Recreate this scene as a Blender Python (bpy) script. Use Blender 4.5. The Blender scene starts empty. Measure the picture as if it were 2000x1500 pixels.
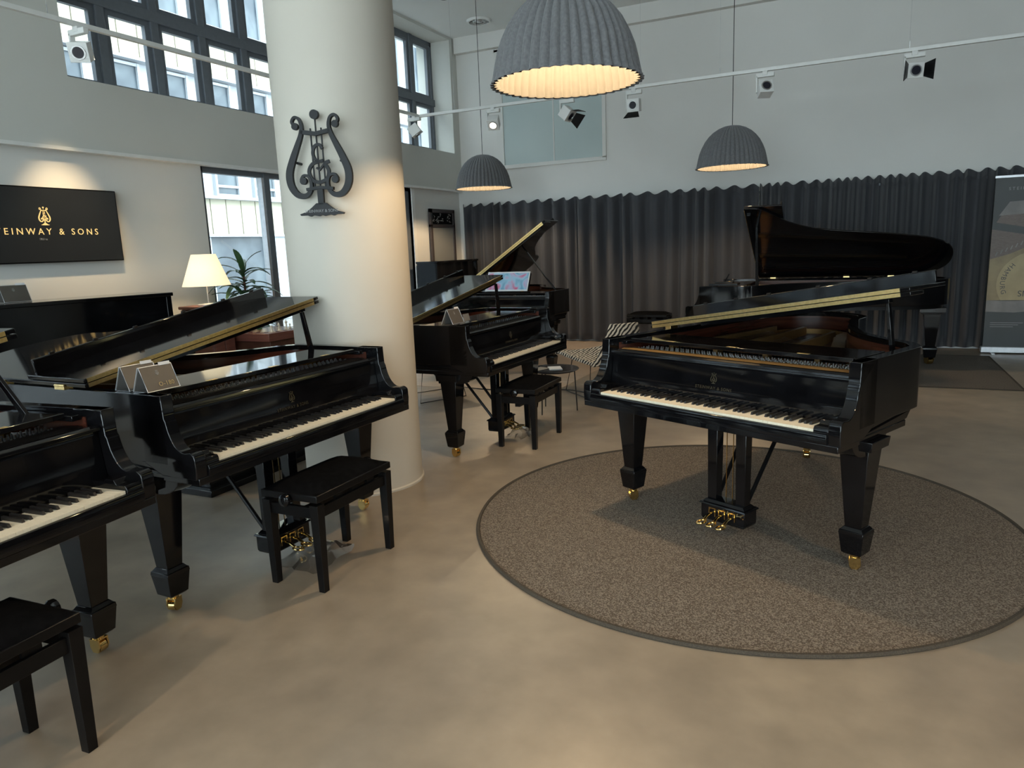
import bpy, bmesh, math, random
from mathutils import Vector, Matrix
random.seed(7)
PI = math.pi
C = bpy.context.scene.collection
SC = bpy.context.scene

# ------------------------------------------------------------------ camera
TH = math.radians(25.8)
PITCH, ROLL, FPX, CAMH = 0.18576, -0.03954, 1405.6, 1.518
def xy2uv(x, y, z):
    return Vector((x*math.cos(TH) - y*math.sin(TH), x*math.sin(TH) + y*math.cos(TH), z))
r0 = Vector((1, 0, 0)); f0 = Vector((0, math.cos(PITCH), -math.sin(PITCH))); u0 = Vector((0, math.sin(PITCH), math.cos(PITCH)))
cr, sr = math.cos(ROLL), math.sin(ROLL)
rr = xy2uv(*(r0*cr + u0*sr)); uu = xy2uv(*(u0*cr - r0*sr)); ff = xy2uv(*f0)
cam_d = bpy.data.cameras.new('camera'); cam = bpy.data.objects.new('camera', cam_d); C.objects.link(cam)
cam.matrix_world = Matrix(((rr.x, uu.x, -ff.x, 0), (rr.y, uu.y, -ff.y, 0), (rr.z, uu.z, -ff.z, CAMH), (0, 0, 0, 1)))
cam_d.sensor_fit = 'HORIZONTAL'; cam_d.sensor_width = 36; cam_d.lens = FPX/2000*36; cam_d.clip_start = 0.05; cam_d.clip_end = 200
SC.camera = cam

# ------------------------------------------------------------------ world, sun, exposure
SC.view_settings.view_transform = 'Standard'; SC.view_settings.look = 'None'
SC.view_settings.exposure = 1.74; SC.view_settings.gamma = 1.0; SC.view_settings.use_curve_mapping = False
SKY = 3.0; SUN = 0.6
w = bpy.data.worlds.new('sky'); SC.world = w; w.use_nodes = True
bg = w.node_tree.nodes['Background']; bg.inputs[0].default_value = (0.86, 0.935, 1.0, 1); bg.inputs[1].default_value = SKY
sd = bpy.data.lights.new('sun', 'SUN'); sd.energy = SUN; sd.angle = math.radians(12); sd.color = (1, 0.96, 0.9)
so = bpy.data.objects.new('sun', sd); C.objects.link(so)
so.rotation_euler = Vector((-0.75, 0.15, -0.65)).to_track_quat('-Z', 'Y').to_euler()
cy = SC.cycles
cy.use_denoising = True
try: cy.denoiser = 'OPENIMAGEDENOISE'
except Exception: pass
cy.max_bounces = 8; cy.diffuse_bounces = 5; cy.glossy_bounces = 5; cy.transmission_bounces = 6; cy.transparent_max_bounces = 12
cy.sample_clamp_indirect = 6; cy.caustics_reflective = False; cy.caustics_refractive = False; cy.blur_glossy = 0.5

def portal(name, u, v, z, sy, sz):
    ld = bpy.data.lights.new(name, 'AREA'); ld.shape = 'RECTANGLE'; ld.size = sz; ld.size_y = sy
    ld.cycles.is_portal = True
    o = bpy.data.objects.new(name, ld); C.objects.link(o); o.location = (u, v, z)
    o.rotation_euler = (0, -PI/2, 0)     # light goes towards +u
    return o
UW = [(4.26, 10.835), (-3.2, 3.1)]          # upper window bands (v range)
LW = [(5.62, 9.55), (-3.2, 2.6)]          # lower windows
for (a, b), (z0, z1) in (((-5.4, 5.2), (3.1, 4.86)), ((-5.4, 5.2), (.12, 2.49))):
    o_ = portal('sky_portal', 0, 0, 0, b-a, z1-z0); o_.location = ((a+b)/2, -5.58, (z0+z1)/2); o_.rotation_euler = (PI/2, 0, 0); o_.data.size = b-a; o_.data.size_y = z1-z0
for a, b in UW: portal('sky_portal', -6.56, (a+b)/2, 3.98, b-a, 1.74)
for a, b in LW: portal('sky_portal', -6.42, (a+b)/2, 1.3, b-a, 2.4)

# ------------------------------------------------------------------ materials
def mat(name, col, rough=0.5, metal=0.0, spec=0.5, coat=0.0, noise=None, bump=None, emit=None, sheen=0.0, trans=0.0, alpha=1.0):
    m = bpy.data.materials.new(name); m.use_nodes = True
    nt = m.node_tree; b = nt.nodes['Principled BSDF']
    b.inputs['Base Color'].default_value = (*col, 1); b.inputs['Roughness'].default_value = rough
    b.inputs['Metallic'].default_value = metal; b.inputs['Specular IOR Level'].default_value = spec
    b.inputs['Coat Weight'].default_value = coat; b.inputs['Coat Roughness'].default_value = 0.03
    b.inputs['Sheen Weight'].default_value = sheen; b.inputs['Transmission Weight'].default_value = trans
    b.inputs['Alpha'].default_value = alpha
    if emit: b.inputs['Emission Color'].default_value = (*emit[0], 1); b.inputs['Emission Strength'].default_value = emit[1]
    tc = nt.nodes.new('ShaderNodeTexCoord')
    if noise:    # (scale, detail, col2, lo, hi)
        n = nt.nodes.new('ShaderNodeTexNoise'); n.inputs['Scale'].default_value = noise[0]; n.inputs['Detail'].default_value = noise[1]
        mp = nt.nodes.new('ShaderNodeMapRange'); mp.inputs[1].default_value = noise[3]; mp.inputs[2].default_value = noise[4]
        mx = nt.nodes.new('ShaderNodeMix'); mx.data_type = 'RGBA'; mx.inputs[6].default_value = (*col, 1); mx.inputs[7].default_value = (*noise[2], 1)
        mpg = nt.nodes.new('ShaderNodeMapping')
        if len(noise) > 5: mpg.inputs['Scale'].default_value = noise[5]
        nt.links.new(tc.outputs['Object'], mpg.inputs[0]); nt.links.new(mpg.outputs[0], n.inputs['Vector'])
        nt.links.new(n.outputs[0], mp.inputs[0]); nt.links.new(mp.outputs[0], mx.inputs[0]); nt.links.new(mx.outputs[2], b.inputs['Base Color'])
    if bump:     # (scale, strength, distance)
        n2 = nt.nodes.new('ShaderNodeTexNoise'); n2.inputs['Scale'].default_value = bump[0]; n2.inputs['Detail'].default_value = 3
        bp = nt.nodes.new('ShaderNodeBump'); bp.inputs['Strength'].default_value = bump[1]; bp.inputs['Distance'].default_value = bump[2]
        nt.links.new(tc.outputs['Object'], n2.inputs['Vector']); nt.links.new(n2.outputs[0], bp.inputs['Height']); nt.links.new(bp.outputs[0], b.inputs['Normal'])
    return m
M = {}
M['black'] = mat('black_polyester', (0.003, 0.003, 0.0036), 0.07, spec=0.42, noise=(6, 2, (0.005, 0.005, 0.006), .4, .6))
M['blacksat'] = mat('black_satin', (0.0035, 0.0035, 0.004), 0.34, spec=.2, noise=(9, 2, (0.006, 0.0055, 0.0055), .4, .6))
M['velvet'] = mat('black_velvet', (0.003, 0.003, 0.0034), 0.95, spec=.03, sheen=0.0, bump=(900, .3, .001), noise=(30, 3, (0.005, 0.005, 0.0055), .4, .6))
M['brass'] = mat('brass', (0.85, 0.60, 0.24), 0.16, 1.0, noise=(20, 2, (0.78, 0.55, 0.22), .4, .6))
M['hinge_brass'] = mat('brass_hinge', (0.88, 0.66, 0.30), 0.28, 1.0, noise=(60, 2, (0.80, 0.58, 0.25), .4, .6))
M['ivory'] = mat('ivory_key', (0.88, 0.79, 0.62), 0.25, noise=(3, 2, (0.84, 0.75, 0.58), .4, .6))
M['ebony'] = mat('ebony_key', (0.012, 0.012, 0.013), 0.33, noise=(40, 2, (0.018, 0.017, 0.017), .4, .6))
M['mahog'] = mat('mahogany', (0.115, 0.035, 0.020), 0.25, coat=.4, noise=(3, 5, (0.055, 0.016, 0.010), .35, .65, (1, 1, 14)))
M['gold'] = mat('gold_plate', (0.36, 0.22, 0.085), 0.42, 0.6, noise=(12, 2, (0.31, 0.19, 0.075), .4, .6))
M['spruce'] = mat('soundboard_wood', (0.42, 0.22, 0.09), 0.4, coat=.3, noise=(5, 4, (0.30, 0.15, 0.06), .35, .65, (14, 1, 1)))
M['steel'] = mat('steel', (0.6, 0.6, 0.6), 0.3, 1.0, noise=(30, 2, (0.5, 0.5, 0.5), .4, .6))
M['felt'] = mat('red_felt', (0.35, 0.03, 0.02), 0.9, noise=(90, 2, (0.25, 0.02, 0.02), .4, .6))
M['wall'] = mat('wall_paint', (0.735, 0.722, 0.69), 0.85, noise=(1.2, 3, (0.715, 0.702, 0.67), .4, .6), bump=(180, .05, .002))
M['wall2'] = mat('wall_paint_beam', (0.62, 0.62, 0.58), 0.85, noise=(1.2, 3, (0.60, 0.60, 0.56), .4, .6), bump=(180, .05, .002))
M['ceil'] = mat('ceiling_paint', (0.78, 0.79, 0.78), 0.9, noise=(1, 2, (0.76, 0.77, 0.76), .4, .6))
M['white'] = mat('white_paint', (0.78, 0.78, 0.76), 0.45, noise=(8, 2, (0.74, 0.74, 0.72), .4, .6))
M['column'] = mat('column_plaster', (0.57, 0.53, 0.46), 0.6, noise=(2.5, 4, (0.55, 0.51, 0.44), .35, .65), bump=(60, .06, .003))
M['frame'] = mat('window_frame_grey', (0.13, 0.145, 0.165), 0.45, noise=(20, 2, (0.12, 0.135, 0.155), .4, .6))
M['frame_br'] = mat('window_frame_brown', (0.07, 0.055, 0.055), 0.45, noise=(20, 2, (0.06, 0.05, 0.05), .4, .6))
M['alu'] = mat('aluminium', (0.62, 0.63, 0.66), 0.4, 0.6, noise=(20, 2, (0.56, 0.57, 0.6), .4, .6))
M['facade'] = mat('facade_cream', (0.31, 0.295, 0.225), 0.8, noise=(2, 3, (0.28, 0.265, 0.20), .4, .6))
M['facade_w'] = mat('facade_white', (0.30, 0.32, 0.345), 0.7, noise=(2, 3, (0.28, 0.30, 0.325), .4, .6))
M['facade_g'] = mat('facade_dark_glass', (0.030, 0.042, 0.055), 0.35, spec=.4, noise=(1.2, 3, (0.07, 0.09, 0.105), .4, .6))
M['asphalt'] = mat('asphalt', (0.22, 0.22, 0.22), 0.9, noise=(6, 4, (0.18, 0.18, 0.18), .4, .6))
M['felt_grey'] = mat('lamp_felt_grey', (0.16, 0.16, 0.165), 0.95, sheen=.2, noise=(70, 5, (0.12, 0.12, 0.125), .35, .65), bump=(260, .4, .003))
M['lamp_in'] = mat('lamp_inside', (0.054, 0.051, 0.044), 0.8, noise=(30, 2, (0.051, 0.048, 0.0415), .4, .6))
M['bulb'] = mat('bulb_glow', (1, 1, 1), 0.5, emit=((1.0, 0.74, 0.36), 0.36))
M['carpet'] = mat('carpet_taupe', (0.082, 0.062, 0.044), 0.97, noise=(170, 4, (0.24, 0.20, 0.16), .44, .60), bump=(150, .9, .008))
M['carpet_edge'] = mat('carpet_binding', (0.06, 0.048, 0.034), 0.9, noise=(200, 2, (0.04, 0.032, 0.024), .4, .6))
M['carpet2'] = mat('carpet_grey_taupe', (0.085, 0.070, 0.056), 0.97, noise=(120, 4, (0.15, 0.13, 0.11), .42, .60), bump=(150, .6, .006))
M['wood_light'] = mat('light_wood_floor', (0.50, 0.40, 0.31), 0.35, noise=(2, 4, (0.42, 0.33, 0.25), .35, .65, (1, 9, 1)))
M['curtain'] = mat('curtain_slate', (0.044, 0.045, 0.053), 0.75, sheen=.25, noise=(260, 3, (0.034, 0.035, 0.041), .4, .6), bump=(400, .3, .001))
M['plant'] = mat('leaf_green', (0.035, 0.085, 0.035), 0.4, noise=(9, 3, (0.055, 0.13, 0.06), .4, .6))
M['pot'] = mat('silver_pot', (0.55, 0.56, 0.56), 0.3, 0.7, noise=(8, 2, (0.5, 0.5, 0.5), .4, .6))
M['soil'] = mat('soil', (0.03, 0.02, 0.015), 0.95, noise=(60, 3, (0.05, 0.035, 0.025), .4, .6))
M['shade'] = mat('lampshade_cream', (0.85, 0.77, 0.56), 0.8, emit=((1.0, 0.80, 0.50), 0.32), noise=(200, 2, (0.80, 0.72, 0.52), .4, .6))
M['brown'] = mat('brown_wood', (0.20, 0.075, 0.055), 0.35, noise=(4, 4, (0.14, 0.05, 0.038), .35, .65, (1, 1, 10)))
M['chessdark'] = mat('chess_dark', (0.10, 0.04, 0.025), 0.35, noise=(9, 2, (0.08, 0.03, 0.02), .4, .6))
M['chesslight'] = mat('chess_light', (0.70, 0.58, 0.42), 0.3, noise=(9, 2, (0.62, 0.5, 0.36), .4, .6))
M['cream'] = mat('cream_piece', (0.80, 0.74, 0.62), 0.4, noise=(9, 2, (0.75, 0.68, 0.56), .4, .6))
M['emblem'] = mat('matt_black_metal', (0.010, 0.0105, 0.012), 0.5, spec=.3, noise=(9, 2, (0.014, 0.014, 0.016), .4, .6))
M['screen'] = mat('screen_black', (0.012, 0.013, 0.013), 0.22, emit=((0.30, 0.32, 0.30), 0.010), noise=(2, 1, (0.010, 0.010, 0.010), .4, .6))
M['gold_glow'] = mat('screen_gold_lettering', (0.2, 0.14, 0.05), 0.4, emit=((0.85, 0.55, 0.20), 0.35))
M['dim_white'] = mat('faint_print', (0.30, 0.30, 0.30), 0.6, noise=(9, 2, (0.26, 0.26, 0.26), .4, .6))
M['ink_gold'] = mat('gold_print', (0.50, 0.38, 0.16), 0.5, noise=(9, 2, (0.44, 0.33, 0.14), .4, .6))
M['inlay'] = mat('brass_inlay', (0.045, 0.035, 0.018), 0.4, noise=(9, 2, (0.035, 0.028, 0.015), .4, .6))
M['card'] = mat('card_taupe', (0.10, 0.085, 0.07), 0.5, noise=(9, 2, (0.09, 0.075, 0.062), .4, .6))
M['cardgrey'] = mat('card_grey', (0.20, 0.19, 0.18), 0.5, noise=(9, 2, (0.18, 0.17, 0.16), .4, .6))
M['paper'] = mat('paper_white', (0.80, 0.80, 0.80), 0.6, noise=(9, 2, (0.76, 0.76, 0.77), .4, .6))
M['banner'] = mat('banner_dark', (0.050, 0.054, 0.054), 0.5, noise=(2, 1, (0.04, 0.043, 0.043), .4, .6))
M['ban_tan'] = mat('banner_tan_print', (0.30, 0.23, 0.12), 0.5, noise=(7, 3, (0.22, 0.165, 0.09), .35, .65))
M['ban_tan2'] = mat('banner_light_tan_print', (0.42, 0.33, 0.18), 0.5, noise=(7, 3, (0.36, 0.28, 0.15), .35, .65))
M['ban_br'] = mat('banner_brown_print', (0.12, 0.085, 0.07), 0.5, noise=(30, 3, (0.17, 0.13, 0.11), .35, .65, (1, 1, 9)))
M['ban_lav'] = mat('banner_grey_print', (0.23, 0.21, 0.20), 0.5, noise=(7, 3, (0.17, 0.155, 0.15), .35, .65))
M['glass_fr'] = mat('frosted_glass', (0.50, 0.575, 0.56), 0.35, noise=(0.8, 2, (0.45, 0.53, 0.52), .35, .65))
M['mirror'] = mat('mirror_painted_reflection', (0.42, 0.42, 0.40), 0.25, 0.3, noise=(1, 1, (0.39, 0.39, 0.375), .4, .6))  # grey base colour stands in for the pale wall reflected in the mirror
M['wire'] = mat('black_wire', (0.01, 0.01, 0.01), 0.4, noise=(9, 1, (0.012, 0.012, 0.012), .4, .6))
M['darkglass'] = mat('smoked_glass', (0.06, 0.06, 0.065), 0.08, noise=(9, 1, (0.07, 0.07, 0.075), .4, .6))
M['lens'] = mat('spot_lens', (0.02, 0.02, 0.03), 0.1, noise=(9, 1, (0.03, 0.03, 0.04), .4, .6))
M['lens_on'] = mat('spot_lens_lit', (1, 1, 1), 0.3, emit=((1.0, 0.85, 0.6), 4.0))

def mat_custom(name, fn):
    m = bpy.data.materials.new(name); m.use_nodes = True; fn(m.node_tree, m.node_tree.nodes['Principled BSDF']); return m
def _glass(nt, b):
    out = nt.nodes['Material Output']; t = nt.nodes.new('ShaderNodeBsdfTransparent'); t.inputs[0].default_value = (.90, .95, .95, 1)
    g = nt.nodes.new('ShaderNodeBsdfGlossy'); g.inputs['Roughness'].default_value = .02
    lw_ = nt.nodes.new('ShaderNodeLayerWeight'); lw_.inputs[0].default_value = .5; pw = nt.nodes.new('ShaderNodeMath'); pw.operation = 'POWER'; pw.inputs[1].default_value = 5
    ml = nt.nodes.new('ShaderNodeMath'); ml.operation = 'MULTIPLY_ADD'; ml.inputs[1].default_value = .7; ml.inputs[2].default_value = .03; mx = nt.nodes.new('ShaderNodeMixShader')
    nt.links.new(lw_.outputs[1], pw.inputs[0]); nt.links.new(pw.outputs[0], ml.inputs[0]); nt.links.new(ml.outputs[0], mx.inputs[0]); nt.links.new(t.outputs[0], mx.inputs[1]); nt.links.new(g.outputs[0], mx.inputs[2]); nt.links.new(mx.outputs[0], out.inputs[0])
M['glass'] = mat_custom('window_glass', _glass)
def _plastic(nt, b):
    out = nt.nodes['Material Output']; t = nt.nodes.new('ShaderNodeBsdfTransparent'); t.inputs[0].default_value = (.92, .92, .92, 1)
    g = nt.nodes.new('ShaderNodeBsdfGlossy'); g.inputs['Roughness'].default_value = .12
    lw = nt.nodes.new('ShaderNodeLayerWeight'); lw.inputs[0].default_value = .55; mx = nt.nodes.new('ShaderNodeMixShader')
    nt.links.new(lw.outputs[1], mx.inputs[0]); nt.links.new(t.outputs[0], mx.inputs[1]); nt.links.new(g.outputs[0], mx.inputs[2]); nt.links.new(mx.outputs[0], out.inputs[0])
M['plastic'] = mat_custom('clear_plastic', _plastic)
def _floor(nt, b):
    tc = nt.nodes.new('ShaderNodeTexCoord')
    n1 = nt.nodes.new('ShaderNodeTexNoise'); n1.inputs['Scale'].default_value = 0.75; n1.inputs['Detail'].default_value = 6; n1.inputs['Roughness'].default_value = .6
    n2 = nt.nodes.new('ShaderNodeTexNoise'); n2.inputs['Scale'].default_value = 5.5; n2.inputs['Detail'].default_value = 5
    r = nt.nodes.new('ShaderNodeValToRGB'); r.color_ramp.elements[0].position = .36; r.color_ramp.elements[0].color = (.230, .185, .140, 1)
    r.color_ramp.elements[1].position = .66; r.color_ramp.elements[1].color = (.335, .275, .205, 1)
    mx = nt.nodes.new('ShaderNodeMix'); mx.data_type = 'RGBA'; mx.blend_type = 'OVERLAY'; mx.inputs[0].default_value = .32
    nt.links.new(tc.outputs['Object'], n1.inputs['Vector']); nt.links.new(tc.outputs['Object'], n2.inputs['Vector'])
    nt.links.new(n1.outputs[0], r.inputs[0]); nt.links.new(r.outputs[0], mx.inputs[6]); nt.links.new(n2.outputs[0], mx.inputs[7]); nt.links.new(mx.outputs[2], b.inputs['Base Color'])
    mr = nt.nodes.new('ShaderNodeMapRange'); mr.inputs[1].default_value = .3; mr.inputs[2].default_value = .7; mr.inputs[3].default_value = .32; mr.inputs[4].default_value = .42
    nt.links.new(n1.outputs[0], mr.inputs[0]); nt.links.new(mr.outputs[0], b.inputs['Roughness'])
    b.inputs['Specular IOR Level'].default_value = .8
M['floor'] = mat_custom('polished_concrete', _floor)
def _zebra(nt, b):
    tc = nt.nodes.new('ShaderNodeTexCoord'); mp = nt.nodes.new('ShaderNodeMapping')
    wv = nt.nodes.new('ShaderNodeTexWave'); wv.bands_direction = 'DIAGONAL'; wv.inputs['Scale'].default_value = 12; wv.inputs['Distortion'].default_value = 3.0; wv.inputs['Detail'].default_value = 1
    wv.inputs['Detail Scale'].default_value = 1.2
    r = nt.nodes.new('ShaderNodeValToRGB'); r.color_ramp.interpolation = 'LINEAR'; r.color_ramp.elements[0].position = .47; r.color_ramp.elements[0].color = (.012, .011, .01, 1)
    r.color_ramp.elements[1].position = .53; r.color_ramp.elements[1].color = (.55, .50, .42, 1)
    nt.links.new(tc.outputs['Object'], mp.inputs[0]); nt.links.new(mp.outputs[0], wv.inputs['Vector']); nt.links.new(wv.outputs[0], r.inputs[0]); nt.links.new(r.outputs[0], b.inputs['Base Color'])
    b.inputs['Roughness'].default_value = .9
M['zebra'] = mat_custom('zebra_fabric', _zebra)
def _art(nt, b):
    tc = nt.nodes.new('ShaderNodeTexCoord'); n = nt.nodes.new('ShaderNodeTexNoise'); n.inputs['Scale'].default_value = 4.5; n.inputs['Detail'].default_value = 2; n.inputs['Distortion'].default_value = 1.5
    r = nt.nodes.new('ShaderNodeValToRGB'); e = r.color_ramp.elements
    e[0].position = .35; e[0].color = (.15, .35, .55, 1); e[1].position = .62; e[1].color = (.65, .12, .25, 1)
    x = e.new(.45); x.color = (.35, .60, .75, 1); x = e.new(.52); x.color = (.55, .45, .65, 1)
    nt.links.new(tc.outputs['Object'], n.inputs['Vector']); nt.links.new(n.outputs[0], r.inputs[0]); nt.links.new(r.outputs[0], b.inputs['Base Color'])
    b.inputs['Roughness'].default_value = .4
M['art'] = mat_custom('watercolour_print', _art)

# ------------------------------------------------------------------ mesh helpers
class MB:
    def __init__(s): s.v = []; s.f = []
    def add(s, vs, fs):
        k = len(s.v); s.v += [tuple(x) for x in vs]; s.f += [[i+k for i in f] for f in fs]; return s
    def box(s, x0, x1, y0, y1, z0, z1, T=None):
        vs = [Vector((x, y, z)) for z in (z0, z1) for y in (y0, y1) for x in (x0, x1)]
        if T: vs = [T(v) for v in vs]
        return s.add(vs, [(0, 2, 3, 1), (4, 5, 7, 6), (0, 1, 5, 4), (2, 6, 7, 3), (0, 4, 6, 2), (1, 3, 7, 5)])
    def frus(s, cx, cy, z0, z1, a0, b0, a1, b1, cx1=None, cy1=None):
        cx1 = cx if cx1 is None else cx1; cy1 = cy if cy1 is None else cy1
        vs = [(cx+i*a0, cy+j*b0, z0) for j in (-1, 1) for i in (-1, 1)] + [(cx1+i*a1, cy1+j*b1, z1) for j in (-1, 1) for i in (-1, 1)]
        return s.add(vs, [(0, 2, 3, 1), (4, 5, 7, 6), (0, 1, 5, 4), (2, 6, 7, 3), (0, 4, 6, 2), (1, 3, 7, 5)])
    def prism(s, poly, a, b, axis='z', T=None):
        n = len(poly)
        def P(p, h):
            if axis == 'z': q = Vector((p[0], p[1], h))
            elif axis == 'x': q = Vector((h, p[0], p[1]))
            else: q = Vector((p[0], h, p[1]))
            return T(q) if T else q
        vs = [P(p, a) for p in poly] + [P(p, b) for p in poly]
        fs = [list(range(n))[::-1], list(range(n, 2*n))] + [(i, (i+1) % n, n+(i+1) % n, n+i) for i in range(n)]
        return s.add(vs, fs)
    def tube(s, pts, r, n=8, closed=False):
        pts = [Vector(p) for p in pts]; m = len(pts); rs = r if isinstance(r, (list, tuple)) else [r]*m
        rings = []; up = Vector((0, 0, 1))
        for i, p in enumerate(pts):
            if closed: d = pts[(i+1) % m] - pts[i-1]
            else: d = pts[min(i+1, m-1)] - pts[max(i-1, 0)]
            d.normalize(); a = d.cross(up)
            if a.length < .05: a = d.cross(Vector((0, 1, 0)))
            a.normalize(); b = d.cross(a)
            rings.append([p + a*math.cos(2*PI*k/n)*rs[i] + b*math.sin(2*PI*k/n)*rs[i] for k in range(n)])
        k0 = len(s.v); vs = [v for r_ in rings for v in r_]; fs = []
        for i in range(m if closed else m-1):
            j = (i+1) % m
            for k in range(n): fs.append((i*n+k, i*n+(k+1) % n, j*n+(k+1) % n, j*n+k))
        if not closed: fs.append(list(range(n))[::-1]); fs.append([(m-1)*n+k for k in range(n)])
        return s.add(vs, fs)
    def lathe(s, prof, n=24, c=(0, 0, 0), T=None, cap=True):
        vs = []; fs = []; m = len(prof)
        for r, z in prof:
            for k in range(n):
                v = Vector((c[0]+r*math.cos(2*PI*k/n), c[1]+r*math.sin(2*PI*k/n), c[2]+z)); vs.append(T(v) if T else v)
        for i in range(m-1):
            for k in range(n): fs.append((i*n+k, i*n+(k+1) % n, (i+1)*n+(k+1) % n, (i+1)*n+k))
        if cap: fs.append(list(range(n))[::-1]); fs.append([(m-1)*n+k for k in range(n)])
        return s.add(vs, fs)
    def mesh(s, name, m, smooth=35):
        me = bpy.data.meshes.new(name); me.from_pydata([tuple(v) for v in s.v], [], s.f); me.validate()
        bm = bmesh.new(); bm.from_mesh(me); bmesh.ops.recalc_face_normals(bm, faces=bm.faces); bm.to_mesh(me); bm.free()
        if m: me.materials.append(m)
        if smooth: me.shade_smooth(); me.set_sharp_from_angle(angle=math.radians(smooth))
        return me
    def build(s, name, m, parent=None, bevel=0, smooth=35, seg=2):
        return link(name, s.mesh(name, m, smooth), parent, bevel, seg)
def link(name, me, parent=None, bevel=0, seg=2):
    o = bpy.data.objects.new(name, me); C.objects.link(o)
    if parent: o.parent = parent
    if bevel:
        b = o.modifiers.new('edge', 'BEVEL'); b.width = bevel; b.segments = seg; b.limit_method = 'ANGLE'; b.angle_limit = math.radians(40)
        b.harden_normals = False
    return o
def thing(name, label, cat, loc=(0, 0, 0), rz=0, group=None):
    o = bpy.data.objects.new(name, None); C.objects.link(o); o.location = loc; o.rotation_euler = (0, 0, rz)
    o.empty_display_size = .1; o['label'] = label; o['category'] = cat
    if group: o['group'] = group
    return o
def tag(o, label, cat, group=None):
    o['label'] = label; o['category'] = cat
    if group: o['group'] = group
    return o
def struct(o): o['kind'] = 'structure'; return o
def copy_tree(o, parent=None):
    c = o.copy(); C.objects.link(c)
    if parent: c.parent = parent
    for ch in [x for x in bpy.data.objects if x.parent == o]: copy_tree(ch, c)
    return c
def crom(pts, n=6, closed=False):
    out = []; m = len(pts)
    rng = range(m) if closed else range(m-1)
    for i in rng:
        p0 = pts[(i-1) % m] if (closed or i > 0) else pts[0]; p1 = pts[i]; p2 = pts[(i+1) % m]; p3 = pts[(i+2) % m] if (closed or i+2 < m) else pts[-1]
        for k in range(n):
            t = k/n
            out.append(tuple(.5*((2*a1)+(-a0+a2)*t+(2*a0-5*a1+4*a2-a3)*t*t+(-a0+3*a1-3*a2+a3)*t**3) for a0, a1, a2, a3 in zip(p0, p1, p2, p3)))
    if not closed: out.append(tuple(pts[-1]))
    return out
def offset(path, d):      # open 2D path offset to the left by d
    out = []; n = len(path)
    for i in range(n):
        a = Vector(path[max(i-1, 0)]); b = Vector(path[min(i+1, n-1)]); t = (b-a).normalized()
        out.append((path[i][0]-t.y*d, path[i][1]+t.x*d))
    return out
def ribbon(path, wd):     # stroke of varying width -> outline polygon
    n = len(path); ws = wd if isinstance(wd, (list, tuple)) else [wd]*n
    L, R_ = [], []
    for i in range(n):
        a = Vector(path[max(i-1, 0)]); b = Vector(path[min(i+1, n-1)]); t = (b-a).normalized()
        L.append((path[i][0]-t.y*ws[i]/2, path[i][1]+t.x*ws[i]/2)); R_.append((path[i][0]+t.y*ws[i]/2, path[i][1]-t.x*ws[i]/2))
    return L, R_
def stroke(mb, path, wd, a, b, T):
    L, R_ = ribbon(path, wd); n = len(L)
    vs = [T(Vector((p[0], h, p[1]))) for h in (a, b) for p in L+R_]
    N = 2*n; fs = []
    for i in range(n-1):
        fs.append((i, i+1, n+i+1, n+i)); fs.append((N+i, N+n+i, N+n+i+1, N+i+1))
        fs.append((i, N+i, N+i+1, i+1)); fs.append((n+i, n+i+1, N+n+i+1, N+n+i))
    fs.append((0, n, N+n, N)); fs.append((n-1, N+n-1, N+2*n-1, 2*n-1))
    mb.add(vs, fs)
def text_mesh(txt, size, ext, T, m, name, parent=None, spacing=1.0, align='CENTER'):
    cu = bpy.data.curves.new(name, 'FONT'); cu.body = txt; cu.size = size; cu.extrude = ext; cu.align_x = align; cu.align_y = 'CENTER'; cu.space_character = spacing; cu.resolution_u = 3
    o = bpy.data.objects.new(name, cu); me = bpy.data.meshes.new_from_object(o); bpy.data.objects.remove(o)
    for v in me.vertices: v.co = T(v.co)
    me.materials.clear(); me.materials.append(m)
    return link(name, me, parent)
def split_letters(o, parent):
    bm = bmesh.new(); bm.from_mesh(o.data); left = set(bm.verts); groups = []
    while left:
        st = [left.pop()]; g = set(st)
        while st:
            v = st.pop()
            for e in v.link_edges:
                w_ = e.other_vert(v)
                if w_ in left: left.discard(w_); g.add(w_); st.append(w_)
        groups.append(g)
    for g in groups:
        idx = {v: i for i, v in enumerate(g)}; fs = [[idx[v] for v in f.verts] for f in bm.faces if f.verts[0] in g]
        me = bpy.data.meshes.new('letter'); me.from_pydata([tuple(v.co) for v in g], [], fs); me.materials.append(o.data.materials[0]); link('letter', me, parent)
    bm.free(); bpy.data.objects.remove(o)
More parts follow.
